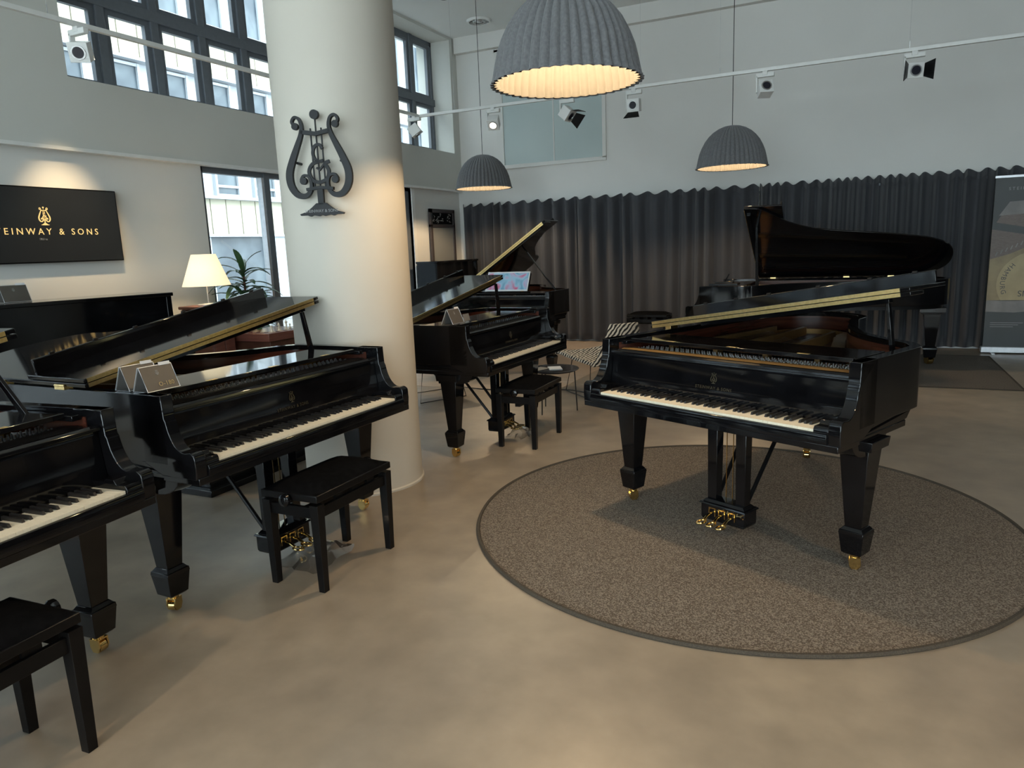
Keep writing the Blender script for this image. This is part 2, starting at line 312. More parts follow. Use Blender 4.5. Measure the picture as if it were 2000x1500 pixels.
def lyre(mb, h, T, depth):          # lyre emblem, height h, in local x,z with y thickness
    k = h
    for s in (-1, 1):
        side = crom([(s*x*k, z*k) for x, z in [(.215, .86), (.235, .90), (.205, .94), (.16, .92), (.14, .85), (.155, .77), (.20, .67), (.26, .54), (.305, .41), (.295, .29), (.235, .205), (.155, .19), (.10, .235), (.085, .31), (.11, .375), (.16, .385), (.19, .345)]], 5)
        n = len(side); ws = []
        for i in range(n):
            t = i/(n-1); ws.append(k*(.022+.045*math.exp(-((t-.52)/.2)**2)+.004))
        stroke(mb, side, ws, 0, depth, T)
        for cx, cz, r in ((.205, .855, .034), (.165, .335, .036)):
            mb.prism([((s*cx+r*math.cos(a*PI/8))*k, (cz+r*math.sin(a*PI/8))*k) for a in range(16)], -.0*depth, depth*1.05, 'y', T)
    for x in (-.055, 0, .055): stroke(mb, [(x*k, .25*k), (x*k, (.83 if x else .92)*k)], .012*k, depth*.2, depth*.6, T)
    mb.prism([((.045*math.cos(a*PI/10))*k, (.955+.045*math.sin(a*PI/10))*k) for a in range(20)], 0, depth, 'y', T)
    stroke(mb, [(-.15*k, .80*k), (0, .775*k), (.15*k, .80*k)], .04*k, 0, depth, T)
    stroke(mb, [(-.14*k, .25*k), (0, .265*k), (.14*k, .25*k)], .03*k, 0, depth*1.1, T)
    stroke(mb, [(0, .25*k), (0, .10*k)], .06*k, 0, depth, T)
    base = [(-.23, .015), (-.16, .035), (-.10, .075), (-.05, .115), (.05, .115), (.10, .075), (.16, .035), (.23, .015), (.22, 0), (.15, .0), (.12, -.012), (.09, .0), (.03, -.012), (0, 0), (-.03, -.012), (-.09, 0), (-.12, -.012), (-.15, 0), (-.22, 0)]
    mb.prism([(x*k, z*k) for x, z in base], 0, depth, 'y', T)
    stroke(mb, crom([(.055*k, .63*k), (.03*k, .67*k), (-.02*k, .66*k), (-.045*k, .60*k), (-.03*k, .54*k), (.01*k, .515*k), (.055*k, .52*k)], 4), .03*k, depth*.3, depth*.9, T)
    stroke(mb, crom([(.01*k, .515*k), (-.06*k, .49*k), (-.10*k, .42*k), (-.07*k, .34*k), (0, .315*k), (.08*k, .345*k), (.105*k, .42*k), (.075*k, .49*k), (.12*k, .51*k)], 4), .034*k, depth*.3, depth*.9, T)
    stroke(mb, [(-.02*k, .455*k), (.01*k, .43*k), (.075*k, .50*k)], .02*k, depth*.3, depth*.9, T)

# ------------------------------------------------------------------ the setting
UL, VB, ZC = -6.124, 11.04, 4.9
UR, VN = 5.6, -5.5
def boxes(name, m, lst, parent=None, bevel=0):
    b = MB()
    for q in lst: b.box(*q)
    return b.build(name, m, parent, bevel, smooth=0)
struct(boxes('floor', M['floor'], [(-6.6, UR+.2, VN-.2, VB+.2, -.12, 0)]))
struct(boxes('ceiling', M['ceil'], [(-6.9, UR+.2, VN-.2, VB+.3, ZC, ZC+.2)]))
UWT, UWB = 4.86, 3.10
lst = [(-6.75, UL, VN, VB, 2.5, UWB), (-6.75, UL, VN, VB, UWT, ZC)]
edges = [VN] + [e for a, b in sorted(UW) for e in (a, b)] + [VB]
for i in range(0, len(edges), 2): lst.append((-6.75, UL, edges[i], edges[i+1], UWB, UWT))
edges = [VN] + [e for a, b in sorted(LW) for e in (a, b)] + [VB]
LB, LT = .12, 2.49
lower = [(-6.6, -6.2, VN, VB, 0, LB)]
for i in range(0, len(edges), 2): lower.append((-6.6, -6.2, edges[i], edges[i+1], LB, 2.5))
struct(boxes('wall_left', M['wall'], lower))
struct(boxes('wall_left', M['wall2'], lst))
struct(boxes('trim_1', M['white'], [(UL-.08, UL+.012, VN, VB, 2.485, 2.515)]))
struct(boxes('wall_back', M['wall'], [(-6.75, UR+.2, VB, VB+.2, 0, ZC), (-6.1, UR, 10.93, VB, 4.66, ZC)]))
M['wall_dark'] = mat('dark_wall', (0.06, 0.058, 0.056), 0.8, noise=(1.2, 3, (0.05, 0.048, 0.046), .4, .6))
struct(boxes('wall_right', M['wall_dark'], [(UR, UR+.2, VN, VB, 0, ZC)]))
FW = [(-5.4, -2.1), (-1.75, 1.55), (1.9, 5.2)]
fl_ = [(-6.75, UR+.2, VN-.3, VN, 0, .12), (-6.75, UR+.2, VN-.3, VN, 2.49, 3.10), (-6.75, UR+.2, VN-.3, VN, 4.86, ZC)]
ed_ = [-6.75]+[e for q in FW for e in q]+[UR+.2]
for i in range(0, len(ed_), 2): fl_.append((ed_[i], ed_[i+1], VN-.3, VN, .12, 4.86))
struct(boxes('wall_front', M['wall'], fl_))
for kk, (a, b_) in enumerate(FW):
    fr = MB()
    for z0, z1 in ((.12, 2.49), (3.1, 4.86)):
        fr.box(a, b_, VN-.15, VN-.09, z0, z0+.06).box(a, b_, VN-.15, VN-.09, z1-.06, z1)
        for i in range(5): x = a+(b_-a-.06)*i/4; fr.box(x, x+.06, VN-.15, VN-.09, z0, z1)
    wo = struct(fr.build('window_%d' % (6+kk), M['frame'], None, .003))
    for z0, z1 in ((.12, 2.49), (3.1, 4.86)): MB().box(a+.03, b_-.03, VN-.125, VN-.117, z0+.03, z1-.03).build('pane', M['glass'], wo, smooth=0)
struct(boxes('baseboard_back', M['white'], [(-6.1, UR, VB-.02, VB, 0, .09)]))

# upper window band: 11 bays, two rows of sashes
def sash(parent, u, v0, v1, z0, z1, fw, m):
    b = MB(); t = .05
    b.box(u-t/2, u+t/2, v0, v0+fw, z0, z1).box(u-t/2, u+t/2, v1-fw, v1, z0, z1).box(u-t/2, u+t/2, v0+fw, v1-fw, z0, z0+fw).box(u-t/2, u+t/2, v0+fw, v1-fw, z1-fw, z1)
    o = b.build('sash', m, parent, smooth=0)
    g = MB().box(u-.004, u+.004, v0+fw*.8, v1-fw*.8, z0+fw*.8, z1-fw*.8).build('pane', M['glass'], o, smooth=0)
    return o
k = 0
for a, b_ in UW:
    k += 1; U = -6.5; fr = MB()
    n = 11; v0 = a+.0
    fr.box(U-.06, U+.03, a, b_, UWB-.01, UWB+.045).box(U-.06, U+.03, a, b_, 4.79, UWT+.01)
    fr.box(U-.06, U+.056, a, b_, 3.87, 3.975)
    fr.box(U-.06, U+.03, a, a+.05, UWB, UWT).box(U-.06, U+.03, b_-.05, b_, UWB, UWT)
    step = (b_-a-.08)/n
    for i in range(1, n): fr.box(U-.06, U+.05, a+.04+step*i-.045, a+.04+step*i+.045, UWB, UWT)
    w1 = struct(fr.build('window_%d' % k, M['frame'], None, .004))
    for i in range(n):
        x0 = a+.04+step*i+.04; x1 = x0+step-.08
        sash(w1, U, x0, x1, UWB+.04, 3.88, .06, M['frame']); sash(w1, U, x0, x1, 3.965, 4.80, .06, M['frame'])
# lower windows
for a, b_ in LW:
    k += 1; U = -6.28; fr = MB()
    fr.box(U-.04, U+.04, a, a+.06, LB, LT).box(U-.04, U+.04, b_-.10, b_, LB, LT).box(U-.04, U+.04, a, b_, LT-.06, LT).box(U-.04, U+.04, a, b_, LB, LB+.08)
    ms = [a+.92+i*.98 for i in range(int((b_-a-.6)/.98))]
    for m_ in ms: fr.box(U-.05, U+.05, m_, m_+.09, LB, LT)
    w1 = struct(fr.build('window_%d' % k, M['frame_br'] if a < 5 else M['frame'], None, .004))
    vs = [a+.06]+[x for m_ in ms for x in (m_, m_+.09)]+[b_-.10]
    for i in range(0, len(vs), 2): MB().box(U-.004, U+.004, vs[i], vs[i+1], LB+.08, LT-.06).build('pane', M['glass'], w1, smooth=0)
    for m_ in ms: MB().box(U-.03, U+.045, m_-.035, m_, LB+.08, LT-.06).build('glazing_bead', M['alu'], w1, smooth=0)
struct(boxes('trim_2', M['white'], [(-6.26, -6.185, 9.55, 9.63, 0, 2.49)]))
# column
COL = (-3.004, 3.846); CR = .387
prof = [(CR+.012, 0), (CR+.012, .012), (CR+.004, .02), (CR, .06), (CR, 4.0), (CR+.003, ZC)]
column = struct(MB().lathe(prof, 96).build('column', M['column'])); column.location = (COL[0], COL[1], 0)
# frosted interior window in back wall
w5 = MB(); V0 = VB-.03
w5.box(-5.42, -5.30, V0, VB, 2.84, 4.64).box(-3.63, -3.57, V0, VB, 2.84, 4.64).box(-5.42, -3.57, V0, VB, 2.80, 2.86).box(-5.42, -3.57, V0, VB, 4.60, 4.65).box(-4.44, -4.42, V0+.012, VB, 2.86, 4.6)
w5o = struct(w5.build('window_5', M['wall'], None, .003))
MB().box(-5.30, -4.44, VB-.012, VB-.001, 2.86, 4.60).build('pane', M['glass_fr'], w5o, smooth=0)
MB().box(-4.42, -3.63, VB-.012, VB-.001, 2.86, 4.60).build('pane', M['glass_fr'], w5o, smooth=0)

# ------------------------------------------------------------------ street outside
st = struct(boxes('ground_outside', M['asphalt'], [(-30, -6.6, -30, 45, -.3, -.12)]))
fac = thing('office_building', 'pale office building across the street with cream panels and window bands', 'building', (-14, 13, -.12))
def fbox(name, m, L, p=fac):
    b = MB()
    for q in L: b.box(q[0]+14, q[1]+14, q[2]-13, q[3]-13, q[4]+.12, q[5]+.12)
    return b.build(name, m, p, smooth=0)
fbox('wall', M['facade_w'], [(-20, -14.12, -12, 40, -.12, 9.6)])
fbox('shopfront_glass', M['facade_g'], [(-14.12, -14.06, -12, 40, .3, 2.1)])
def fpier(v0, v1, z0, z1): return fbox('pier', M['facade_w'], [(-14.12, -13.92, v0, v1, z0, z1)])
me_p = None
for zb in (2.13, 5.77, 9.4):
    for i in range(60):
        v = 4.0+i*.48
        if zb > 2.2 and not (6 < v < 24): continue
        if v > 30: break
        if me_p is None:
            me_p = MB().box(-.06, .08, -.228, .228, 0, .83).mesh('panel', M['facade'], 0)
        o = link('panel', me_p, fac); o.location = (-.12+.02, v-13, zb+.12)
    fbox('ledge', M['facade_w'], [(-14.12, -13.86, -12, 40, zb-.06, zb), (-14.12, -13.86, -12, 40, zb+.83, zb+.90)])
fw_me = None
for z0, z1 in ((3.05, 5.68), (6.7, 9.3)):
    for i in range(16):
        v = 6.88+1.25*i
        b = MB()
        for q in [(-.07, .03, 0, .06, 0, z1-z0), (-.07, .03, .71, .77, 0, z1-z0), (-.06, .02, .06, .71, 0, .05), (-.06, .02, .06, .71, .20, .26), (-.06, .02, .06, .71, z1-z0-.06, z1-z0)]: b.box(*q)
        o = b.build('window', M['facade_w'], fac, smooth=0); o.location = (-.05, v-13, z0+.12)
        p = MB().box(-.05, -.03, .06, .71, .05, z1-z0-.06).build('pane', M['facade_g'], o, smooth=0)
for i in range(12): fpier(4.6+2.5*i, 5.2+2.5*i, 0, 2.1)

# ------------------------------------------------------------------ rugs
rug = thing('round_rug', 'large round dark taupe carpet under the front right grand piano', 'rug', (-.581, 3.953, 0))
MB().lathe([(1.412, 0), (1.412, .008), (1.40, .009)], 128).build('pile', M['carpet'], rug)
MB().tube([(1.416*math.cos(a*PI/64), 1.416*math.sin(a*PI/64), .006) for a in range(128)], .012, 6, True).build('binding', M['carpet_edge'], rug)
rug2 = thing('rectangular_rug', 'rectangular taupe carpet under the concert grand by the curtain', 'rug', (-.35, 9.22, 0))
MB().box(-1.85, 1.82, -1.10, 1.08, 0, .008).build('pile', M['carpet2'], rug2, .003)
b = MB()
for q in [(-1.865, 1.835, -1.115, -1.095), (-1.865, 1.835, 1.075, 1.095), (-1.865, -1.845, -1.115, 1.095), (1.815, 1.835, -1.115, 1.095)]: b.box(*q, 0, .009)
b.build('binding', M['carpet_edge'], rug2)
pf = struct(MB().box(-6.2, -2.87, 6.9, VB, 0, .004).build('floor_inlay', M['wood_light'], smooth=0))

# ------------------------------------------------------------------ grand piano builder
CACHE = {}
def cached(key, fn):
    if key not in CACHE: CACHE[key] = fn()
    return CACHE[key]
def outline(W, L, yr):
    if L > 2.5:
        return crom([(-W, yr), (-W, .8), (-W, 1.6), (-W, 2.25), (-W+.05, 2.50), (-W+.20, 2.68), (-W+.42, 2.74), (-W+.64, 2.70), (.02, 2.52), (.11, 2.25), (.19, 1.90), (.26, 1.55), (.34, 1.28), (.48, 1.05), (.64, .90), (W-.03, .78), (W, .66), (W, .40), (W, yr)], 5)
    s = (L-.76)/(2.11-.76)
    def Y(y): return .76+(y-.76)*s if y > .76 else y
    tail = [(-W, yr), (-W, .7), (-W, Y(1.45)), (-W+.004, Y(1.72)), (-W+.05, Y(1.92)), (-W+.17, Y(2.05)), (-W+.34, Y(2.11)), (-W+.52, Y(2.07)), (-W+.68, Y(1.93)),
            (-.01, Y(1.72)), (.09, Y(1.50)), (.19, Y(1.29)), (.33, Y(1.11)), (.50, Y(.97)), (W-.08, Y(.87)), (W-.012, .77), (W, .69), (W, .45), (W, yr)]
    return crom(tail, 5)
def leg_mesh():
    b = MB(); h = .632
    b.frus(0, 0, h-.045, h, .085, .085, .09, .09)
    b.frus(0, 0, .205, h-.04, .037, .037, .066, .066)
    b.frus(0, 0, .196, .212, .052, .052, .040, .040).frus(0, 0, .178, .196, .057, .057, .055, .055).frus(0, 0, .085, .180, .045, .045, .056, .056).frus(0, 0, .078, .086, .036, .036, .044, .044)
    return b.mesh('leg', M['black'], 30)
def caster_mesh():
    b = MB()
    b.lathe([(.018, .058), (.022, .062), (.022, .08)], 16)
    for s in (-1, 1): b.prism([(-.022, .058), (-.026, .03), (-.014, .006), (.012, .006), (.024, .03), (.022, .060)], s*.020-.003, s*.020+.003, 'x')
    b.box(-.024, .024, -.022, .022, .056, .062)
    T = lambda v: Vector((v.z, v.x, v.y+.026))
    b.lathe([(.018, -.016), (.0255, -.014), (.0255, .014), (.018, .016)], 20, (0, 0, 0), T)
    return b.mesh('caster', M['brass'], 40)
def wkey_mesh():
    return MB().box(-.0113, .0113, .006, .165, .696, .7187).mesh('white_key', M['ivory'], 0)
def bkey_mesh():
    b = MB(); b.add([(-.0055, .062, .712), (.0055, .062, .712), (.0055, .165, .712), (-.0055, .165, .712), (-.0045, .072, .7305), (.0045, .072, .7305), (.0045, .165, .7315), (-.0045, .165, .7315)],
                    [(0, 1, 5, 4), (1, 2, 6, 5), (2, 3, 7, 6), (3, 0, 4, 7), (4, 5, 6, 7), (0, 3, 2, 1)])
    return b.mesh('black_key', M['ebony'], 0)
def grand(label, u, v, rz, W=.735, L=1.80, lid_deg=9.0, keys=True, flap=True, prop=(.62, .60), group=None, z=0.0, desk_up=False, tail_leg=None, prop_top=None, gold_front=False, big=1.0, lx=-.06):
    t = thing('grand_piano', label, 'piano', (u, v, z), math.radians(rz), group)
    yr, zt, zb = .155, .993, .705
    out = outline(W, L, yr); th = .052
    inn = offset(out, -th)
    # the path runs down the bass side, round the tail and up the treble side; the inside lies on its right
    n = len(out)
    def wall(name, po, pi, z0, z1, m, bev, smooth=40):
        vs = [(*p, z0) for p in po]+[(*p, z1) for p in po]+[(*p, z0) for p in pi]+[(*p, z1) for p in pi]; fs = []
        for i in range(n-1):
            fs += [(i, i+1, n+i+1, n+i), (2*n+i, 3*n+i, 3*n+i+1, 2*n+i+1), (n+i, n+i+1, 3*n+i+1, 3*n+i), (i, 2*n+i, 2*n+i+1, i+1)]
        fs += [(0, n, 3*n, 2*n), (n-1, 3*n-1, 4*n-1, 2*n-1)]
        return MB().add(vs, fs).build(name, m, t, bev, smooth)
    wall('rim', out, inn, zb, zt, M['black'], .003)
    outB = outline(W, L, .235)
    inn2 = offset(out, -th-.006)
    wall('inner_rim', offset(outB, -th-.001), offset(outB, -th-.006), zb+.03, zt-.028, M['mahog'], 0)
    MB().prism(offset(outB, -th-.006), zb-.045, zb+.0, 'z').build('case_bottom', M['blacksat'], t, smooth=30)
    MB().prism([p for p in offset(outB, -th-.008)], .80, .81, 'z').build('soundboard', M['spruce'], t, smooth=30)
    # cast-iron plate: front web, rim flange and struts
    bk0 = MB(); pl = MB(); in3 = offset(out, -th-.012); in4 = offset(out, -th-.085)
    i0 = next(i for i in range(n) if in3[i][1] > .72); i1 = n-1-next(i for i in range(n) if in3[n-1-i][1] > .70)
    for i in range(i0, i1):
        a, b_, c, d = in3[i], in3[i+1], in4[i+1], in4[i]
        pl.add([(*a, .87), (*b_, .87), (*c, .885), (*d, .885), (*a, .85), (*b_, .85), (*c, .85), (*d, .85)], [(0, 1, 2, 3), (3, 2, 6, 7), (0, 4, 5, 1)])
    (pl if gold_front else bk0).prism([(.218, .90), (.218, .926), (.262, .934), (.36, .925), (.36, .90)], -W+th+.016, W-th-.016, 'x'); pl.box(-W+th+.012, W-th-.012, .218, .30, .885, .905).box(-W+th+.012, W-th-.012, .36, .46, .895, .912)
    pl.box(-W+th+.012, W-th-.012, .46, .56, .875, .893)
    for x0, x1, y1 in ((-.52, -.60, .93), (-.22, -.42, .98), (.08, -.14, .86), (.36, .20, .60), (.56, .50, .42)):
        yy = .55+(L-.75)*y1*.95 if y1 > .65 else (.55+.75*y1 if y1 > .5 else .80)
        pl.add([(x0-.017, .50, .86), (x0+.017, .50, .86), (x0-.014, .50, .93), (x0+.014, .50, .93), (x1-.017, yy, .86), (x1+.017, yy, .86), (x1-.014, yy, .915), (x1+.014, yy, .915)],
               [(0, 1, 3, 2), (4, 6, 7, 5), (0, 2, 6, 4), (1, 5, 7, 3), (2, 3, 7, 6)])
    plo = pl.build('iron_plate', M['gold'], t, .002)
    if not gold_front: bk0.build('pin_block', M['blacksat'], t, .002)
    pins = MB()
    for i in range(72):
        x = -W+.12+i*(2*W-.24)/71
        for j in range(3): pins.frus(x+.004*j, .33+.04*j+.006*(i % 2), .912, .932, .003, .003, .0025, .0025)
    po = pins.build('tuning_pins', M['steel'], plo, smooth=0); po['kind'] = 'stuff'
    stg = MB()
    for i in range(56):
        f = i/55; x0 = -W+.10+f*(2*W-.20); x1 = x0-.16*(1-f)-.02; y1 = .55+(L-.80)*(1-f)**1.15*.93+.12
        stg.tube([(x0, .47, .905), (x1, y1, .890)], .0011, 4)
    so_ = stg.build('strings', M['steel'], plo, smooth=0); so_['kind'] = 'stuff'
    dm = MB()
    for i in range(60):
        x = -W+.13+i*(2*W-.40)/59; dm.box(x-.006, x+.006, .56, .60, .905, .935)
    do = dm.build('dampers', M['blacksat'], t, smooth=0); do['kind'] = 'stuff'
    # key bed, key slip, cheeks
    MB().box(-W+.008, W-.008, -.006, .64, .632, .662).box(-W+.02, W-.02, .0, .62, .655, .70).build('keybed', M['black'], t, .003)
    MB().prism([(-.010, .662), (-.012, .690), (-.006, .706), (.004, .708), (.010, .700), (.010, .662)], -W+.058, W-.058, 'x').build('key_slip', M['black'], t, .0015)
    chk = crom([(.002, .757), (.022, .768), (.060, .764), (.088, .775), (.112, .800), (.130, .835), (.140, .870)], 4)
    poly = [(0, .656), (-.004, .70), (-.002, .745)]+chk+[(.143, .885), (.150, .897), (.152, .93), (yr, zt), (.30, zt), (.30, .70), (.20, .656)]
    for s in (-1, 1):
        a, b_ = sorted((s*W, s*(W-.055))); MB().prism(poly, a, b_, 'x').build('cheek', M['black'], t, .004)
        a, b_ = sorted((s*(W-.055), s*.6145))
        MB().prism([(0, .70), (0, .722), (.008, .735), (.05, .735), (.06, .752), (.10, .756), (.11, .744), (.165, .744), (.165, .70)], a, b_, 'x').build('key_block', M['black'], t, .002)
    # keyboard
    kw = 1.225/52; wx = [-.6125+kw*(i+.5) for i in range(52)]
    if keys:
        wm = cached('wk', wkey_mesh); bm_ = cached('bk', bkey_mesh)
        for i, x in enumerate(wx): o = link('white_key', wm, t); o.location = (x, 0, 0)
        for i, x in enumerate(wx[:-1]):
            if (i % 7) in (0, 2, 3, 5, 6):     # A B | C D E | F G : black after A, C, D, F, G
                o = link('black_key', bm_, t); o.location = (x+kw/2+{0: .001, 2: -.0015, 3: .0015, 5: -.002, 6: 0}[i % 7], 0, 0)
    else:
        MB().box(-.6125, .6125, .006, .165, .696, .7187).build('keyboard', M['ivory'], t, smooth=0)
    fb = MB().prism([(.170, .706), (.163, .735), (.172, .80), (.183, .895), (.182, .908), (.188, .924), (.200, .928), (.212, .924), (.212, .900), (.200, .80), (.19, .70)], -W+.057, W-.057, 'x').build('fallboard', M['black'], t, .002)
    MB().prism([(.162, .918), (.164, .930), (.175, .938), (.195, .938), (.20, .930), (.19, .924), (.18, .918)], -W+.057, W-.057, 'x').build('fallboard_lip', M['black'], t, .0015)
    MB().box(-.60, .60, .156, .164, .716, .7195).build('felt_strip', M['blacksat'], t, smooth=0)
    lb = MB(); lyre(lb, .055, lambda p: Vector((p.x, .1688-p.y+.12*(p.z+.02), .815+p.z)), .0012); lb.build('emblem', M['inlay'], fb, smooth=0)
    text_mesh('STEINWAY & SONS', .022, .0004, lambda p: Vector((p.x, .1692-p.z+.12*(p.y-.005), .792+p.y)), M['inlay'], 'lettering', fb, 1.15)
    # music desk
    if not desk_up:
        dk = MB().box(-W+.10, W-.10, .300, .60, .970, .980).box(-W+.10, W-.10, .285, .306, .966, .986).box(-W+.06, -W+.10, .25, .62, .955, .976).box(W-.10, W-.06, .25, .62, .955, .976).build('music_desk', M['black'], t, .002)
        for x in (-.36, .02, .40): MB().box(x-.028, x+.028, .286, .306, .985, .9875).build('desk_hinge', M['hinge_brass'], dk, .0008)
    else:
        dk = MB().prism([(.34, .985), (.36, .98), (.46, 1.20), (.45, 1.205)], -.36, .36, 'x').box(-.38, .38, .30, .37, .972, .988).box(-W+.06, W-.06, .25, .60, .955, .972).build('music_desk', M['black'], t, .002)
        for x in (-.3, .3): MB().box(x-.02, x+.02, .295, .31, .988, .996).build('desk_hinge', M['brass'], dk, .0008)
    # lid
    zh = 1.006; ang = math.radians(lid_deg); ca, sa = math.cos(ang), math.sin(ang); yf = .60
    def LTf(p):
        x = p.x+W; zz = p.z
        return Vector((-W+x*ca-zz*sa, p.y, zh+x*sa+zz*ca))
    ot = offset(out, .014); lp = []
    i0 = next(i for i in range(n) if ot[i][1] > yf); i1 = max(i for i in range(n) if ot[i][1] > yf and i > n//2)
    a = ot[i0-1]; lp = [(ot[i0][0], yf)]+ot[i0:i1+1]+[(ot[i1][0], yf)]
    lid = MB().prism(lp, 0, .019, 'z', LTf).build('lid', M['black'], t, .003)
    fl = [(-W-.014, yf), (-W-.014, 1.005), (W+.014, 1.005), (W+.014, yf)]
    if flap:
        lf = MB().prism(fl, .0225, .0405, 'z', LTf).build('lid_flap', M['black'], t, .003)
        MB().prism([(.985, .038), (1.003, .038), (1.005, .098), (.998, .104), (.988, .102)], -W+.02, W-.02, 'x', LTf).build('flap_lip', M['black'], lf, .003)
        for kx in (-.62, -.40, -.18, .12, .40, .62): MB().prism([(.988, .100), (1.002, .100), (1.000, .112), (.990, .112)], kx-.012, kx+.012, 'x', LTf).build('rubber_button', M['blacksat'], lf, .002)
    hz0, hz1 = .002, .0395
    MB().box(-W+.0, W-.03, yf-.0035, yf+.001, .001, .0185, LTf).box(-W+.0, W-.03, yf-.0035, yf+.001, .0225, .0400, LTf).build('lid_hinge', M['hinge_brass'], t, 0)
    hm = MB()
    for yy in (.78, .76+(L-.76)*.45, .76+(L-.76)*.70):
        o = MB().box(-W-.020, -W+.02, yy-.035, yy+.035, .990, 1.0085).tube([(-W-.016, yy-.035, 1.008), (-W-.016, yy+.035, 1.008)], .006, 8).build('side_hinge', M['hinge_brass'], t, .001)
    # prop stick
    px, py = prop; tx, ty = prop_top if prop_top else (px-.06, py-.02)
    top = LTf(Vector((tx, ty, 0)))
    st_ = MB(); d = top-Vector((px, py, .95)); 
    st_.add([(px-.008, py-.018, .93), (px+.008, py-.018, .93), (px+.008, py+.018, .93), (px-.008, py+.018, .93)]+[(top.x-.008, top.y-.012, top.z), (top.x+.008, top.y-.012, top.z), (top.x+.008, top.y+.012, top.z), (top.x-.008, top.y+.012, top.z)],
            [(0, 1, 5, 4), (1, 2, 6, 5), (2, 3, 7, 6), (3, 0, 4, 7), (4, 5, 6, 7), (0, 3, 2, 1)])
    st_.build('lid_prop', M['black'], t, .002)
    MB().box(-.40, W-.09, yf+.02, yf+.06, -.022, 0, LTf).build('lid_batten', M['black'], t, .002)
    # legs with casters and corbels
    lm = cached('leg', leg_mesh); cm_ = cached('caster', caster_mesh)
    tl = tail_leg or (-.363, 1.80)
    for i, (x, y) in enumerate(((-.6655, .332), (.6655, .332), tl)):
        o = link('leg', lm, t, .002); o.location = (x*(W/.735) if i < 2 else x, y, 0); o.scale = (big, big, 1)
        c_ = link('caster', cm_, o); c_.scale = (1+(big-1)*.8, 1+(big-1)*.8, 1+(big-1)*1.6); c_.rotation_euler = (0, 0, random.uniform(-1.5, 1.5))
        if i < 2:
            a1, b1 = sorted((math.copysign(W-.012, x), math.copysign(W-.11, x)))
            q = [(.25, .565)]+[(.25-.13*math.sin(k_*PI/12), .565+.095*(1-math.cos(k_*PI/12))) for k_ in range(1, 7)]+[(.70, .70), (.66, .665), (.60, .655)]+[(.54-.125*math.sin(k_*PI/12), .655-.09*(1-math.cos(k_*PI/12))) for k_ in range(0, 7)]
            MB().prism(q, a1, b1, 'x').build('corbel', M['black'], t, .002)
        else:
            MB().box(x-.13, x+.13, y-.13, y+.13, .61, .662).build('leg_plate', M['black'], t, .002)
    # pedal lyre
    pb = MB(); yl = .26
    pb.frus(0, yl, .092, .165, .128, .055, .128, .055).frus(0, yl, .165, .175, .138, .065, .132, .060).frus(0, yl, .175, .190, .124, .050, .110, .038).frus(0, yl, .080, .092, .122, .05, .128, .055)
    for s in (-1, 1): pb.frus(s*.083, yl+.0, .185, .62, .026, .026, .030, .028)
    pb.box(-.14, .14, yl-.045, yl+.045, .60, .635)
    pb.v = [(v[0]+lx, v[1], v[2]) for v in pb.v]; ly = pb.build('pedal_lyre', M['black'], t, .002)
    for s in (-1, 1): MB().tube([(lx+s*.085, yl+.03, .18), (lx+s*.10, yl+.42, .655)], .011, 8).build('lyre_brace', M['blacksat'], ly)
    for s in (-.018, .02): MB().tube([(lx+s, yl+.005, .18), (lx+s, yl+.005, .62)], .0028, 6).build('pedal_rod', M['brass'], ly)
    for x in (lx-.058, lx, lx+.058):
        q = MB(); y0 = yl-.055
        q.tube([(x, y0, .128), (x, y0-.04, .122), (x, y0-.07, .108)], [.006, .007, .008], 8)
        q.tube([(x+.017*math.cos(a*PI/8)*(1.0), y0-.095+.032*math.sin(a*PI/8), .102) for a in range(16)], .005, 6, True)
        for A in ((-.02, -.016), (.016, .02)): q.box(x+A[0], x+A[1], y0-.006, y0+.004, .108, .152)
        q.box(x-.02, x+.02, y0-.006, y0+.004, .148, .153)
        q.build('pedal', M['brass'], ly, smooth=50)
    return t, LTf

P1, L1 = grand('black grand piano standing alone on the round carpet', -.700, 3.444, -24.94, L=2.11, lid_deg=9.0, prop=(.63, .70), tail_leg=(-.363, 1.80), z=.004, prop_top=(.615, .68), gold_front=True, lx=.04)
P2, L2 = grand('black grand piano in front of the column with two cards beside its open lid', -2.327, 2.664, 88.6, L=1.80, lid_deg=9.2, tail_leg=(-.33, 1.45), prop=(.60, .565), prop_top=(.54, .55))
P0, L0 = grand('black grand piano cut off by the left edge, nearest the camera', -2.284, 1.011, 94.7, L=1.80, lid_deg=9.5, tail_leg=(-.33, 1.45), prop=(.63, .45), prop_top=(.60, .62))
P3, L3 = grand('black grand piano right behind the column with one card on its case', -2.318, 5.164, 88.7, L=1.80, lid_deg=9.5, tail_leg=(-.33, 1.45), prop=(.62, .60))
P4, L4 = grand('long black concert grand with its lid wide open before the curtain', -1.80, 9.30, -91, W=.785, L=2.74, lid_deg=32, keys=False, prop=(.66, .78), prop_top=(.42, .70), tail_leg=(-.30, 2.58), z=.009, big=1.3)
P6, L6 = grand('black grand piano with steep open lid and colourful picture on its music desk', -4.047, 7.826, -2.7, L=1.88, lid_deg=33, keys=False, prop=(.62, .68), prop_top=(.25, .75), tail_leg=(-.33, 1.5), z=.005, desk_up=True)

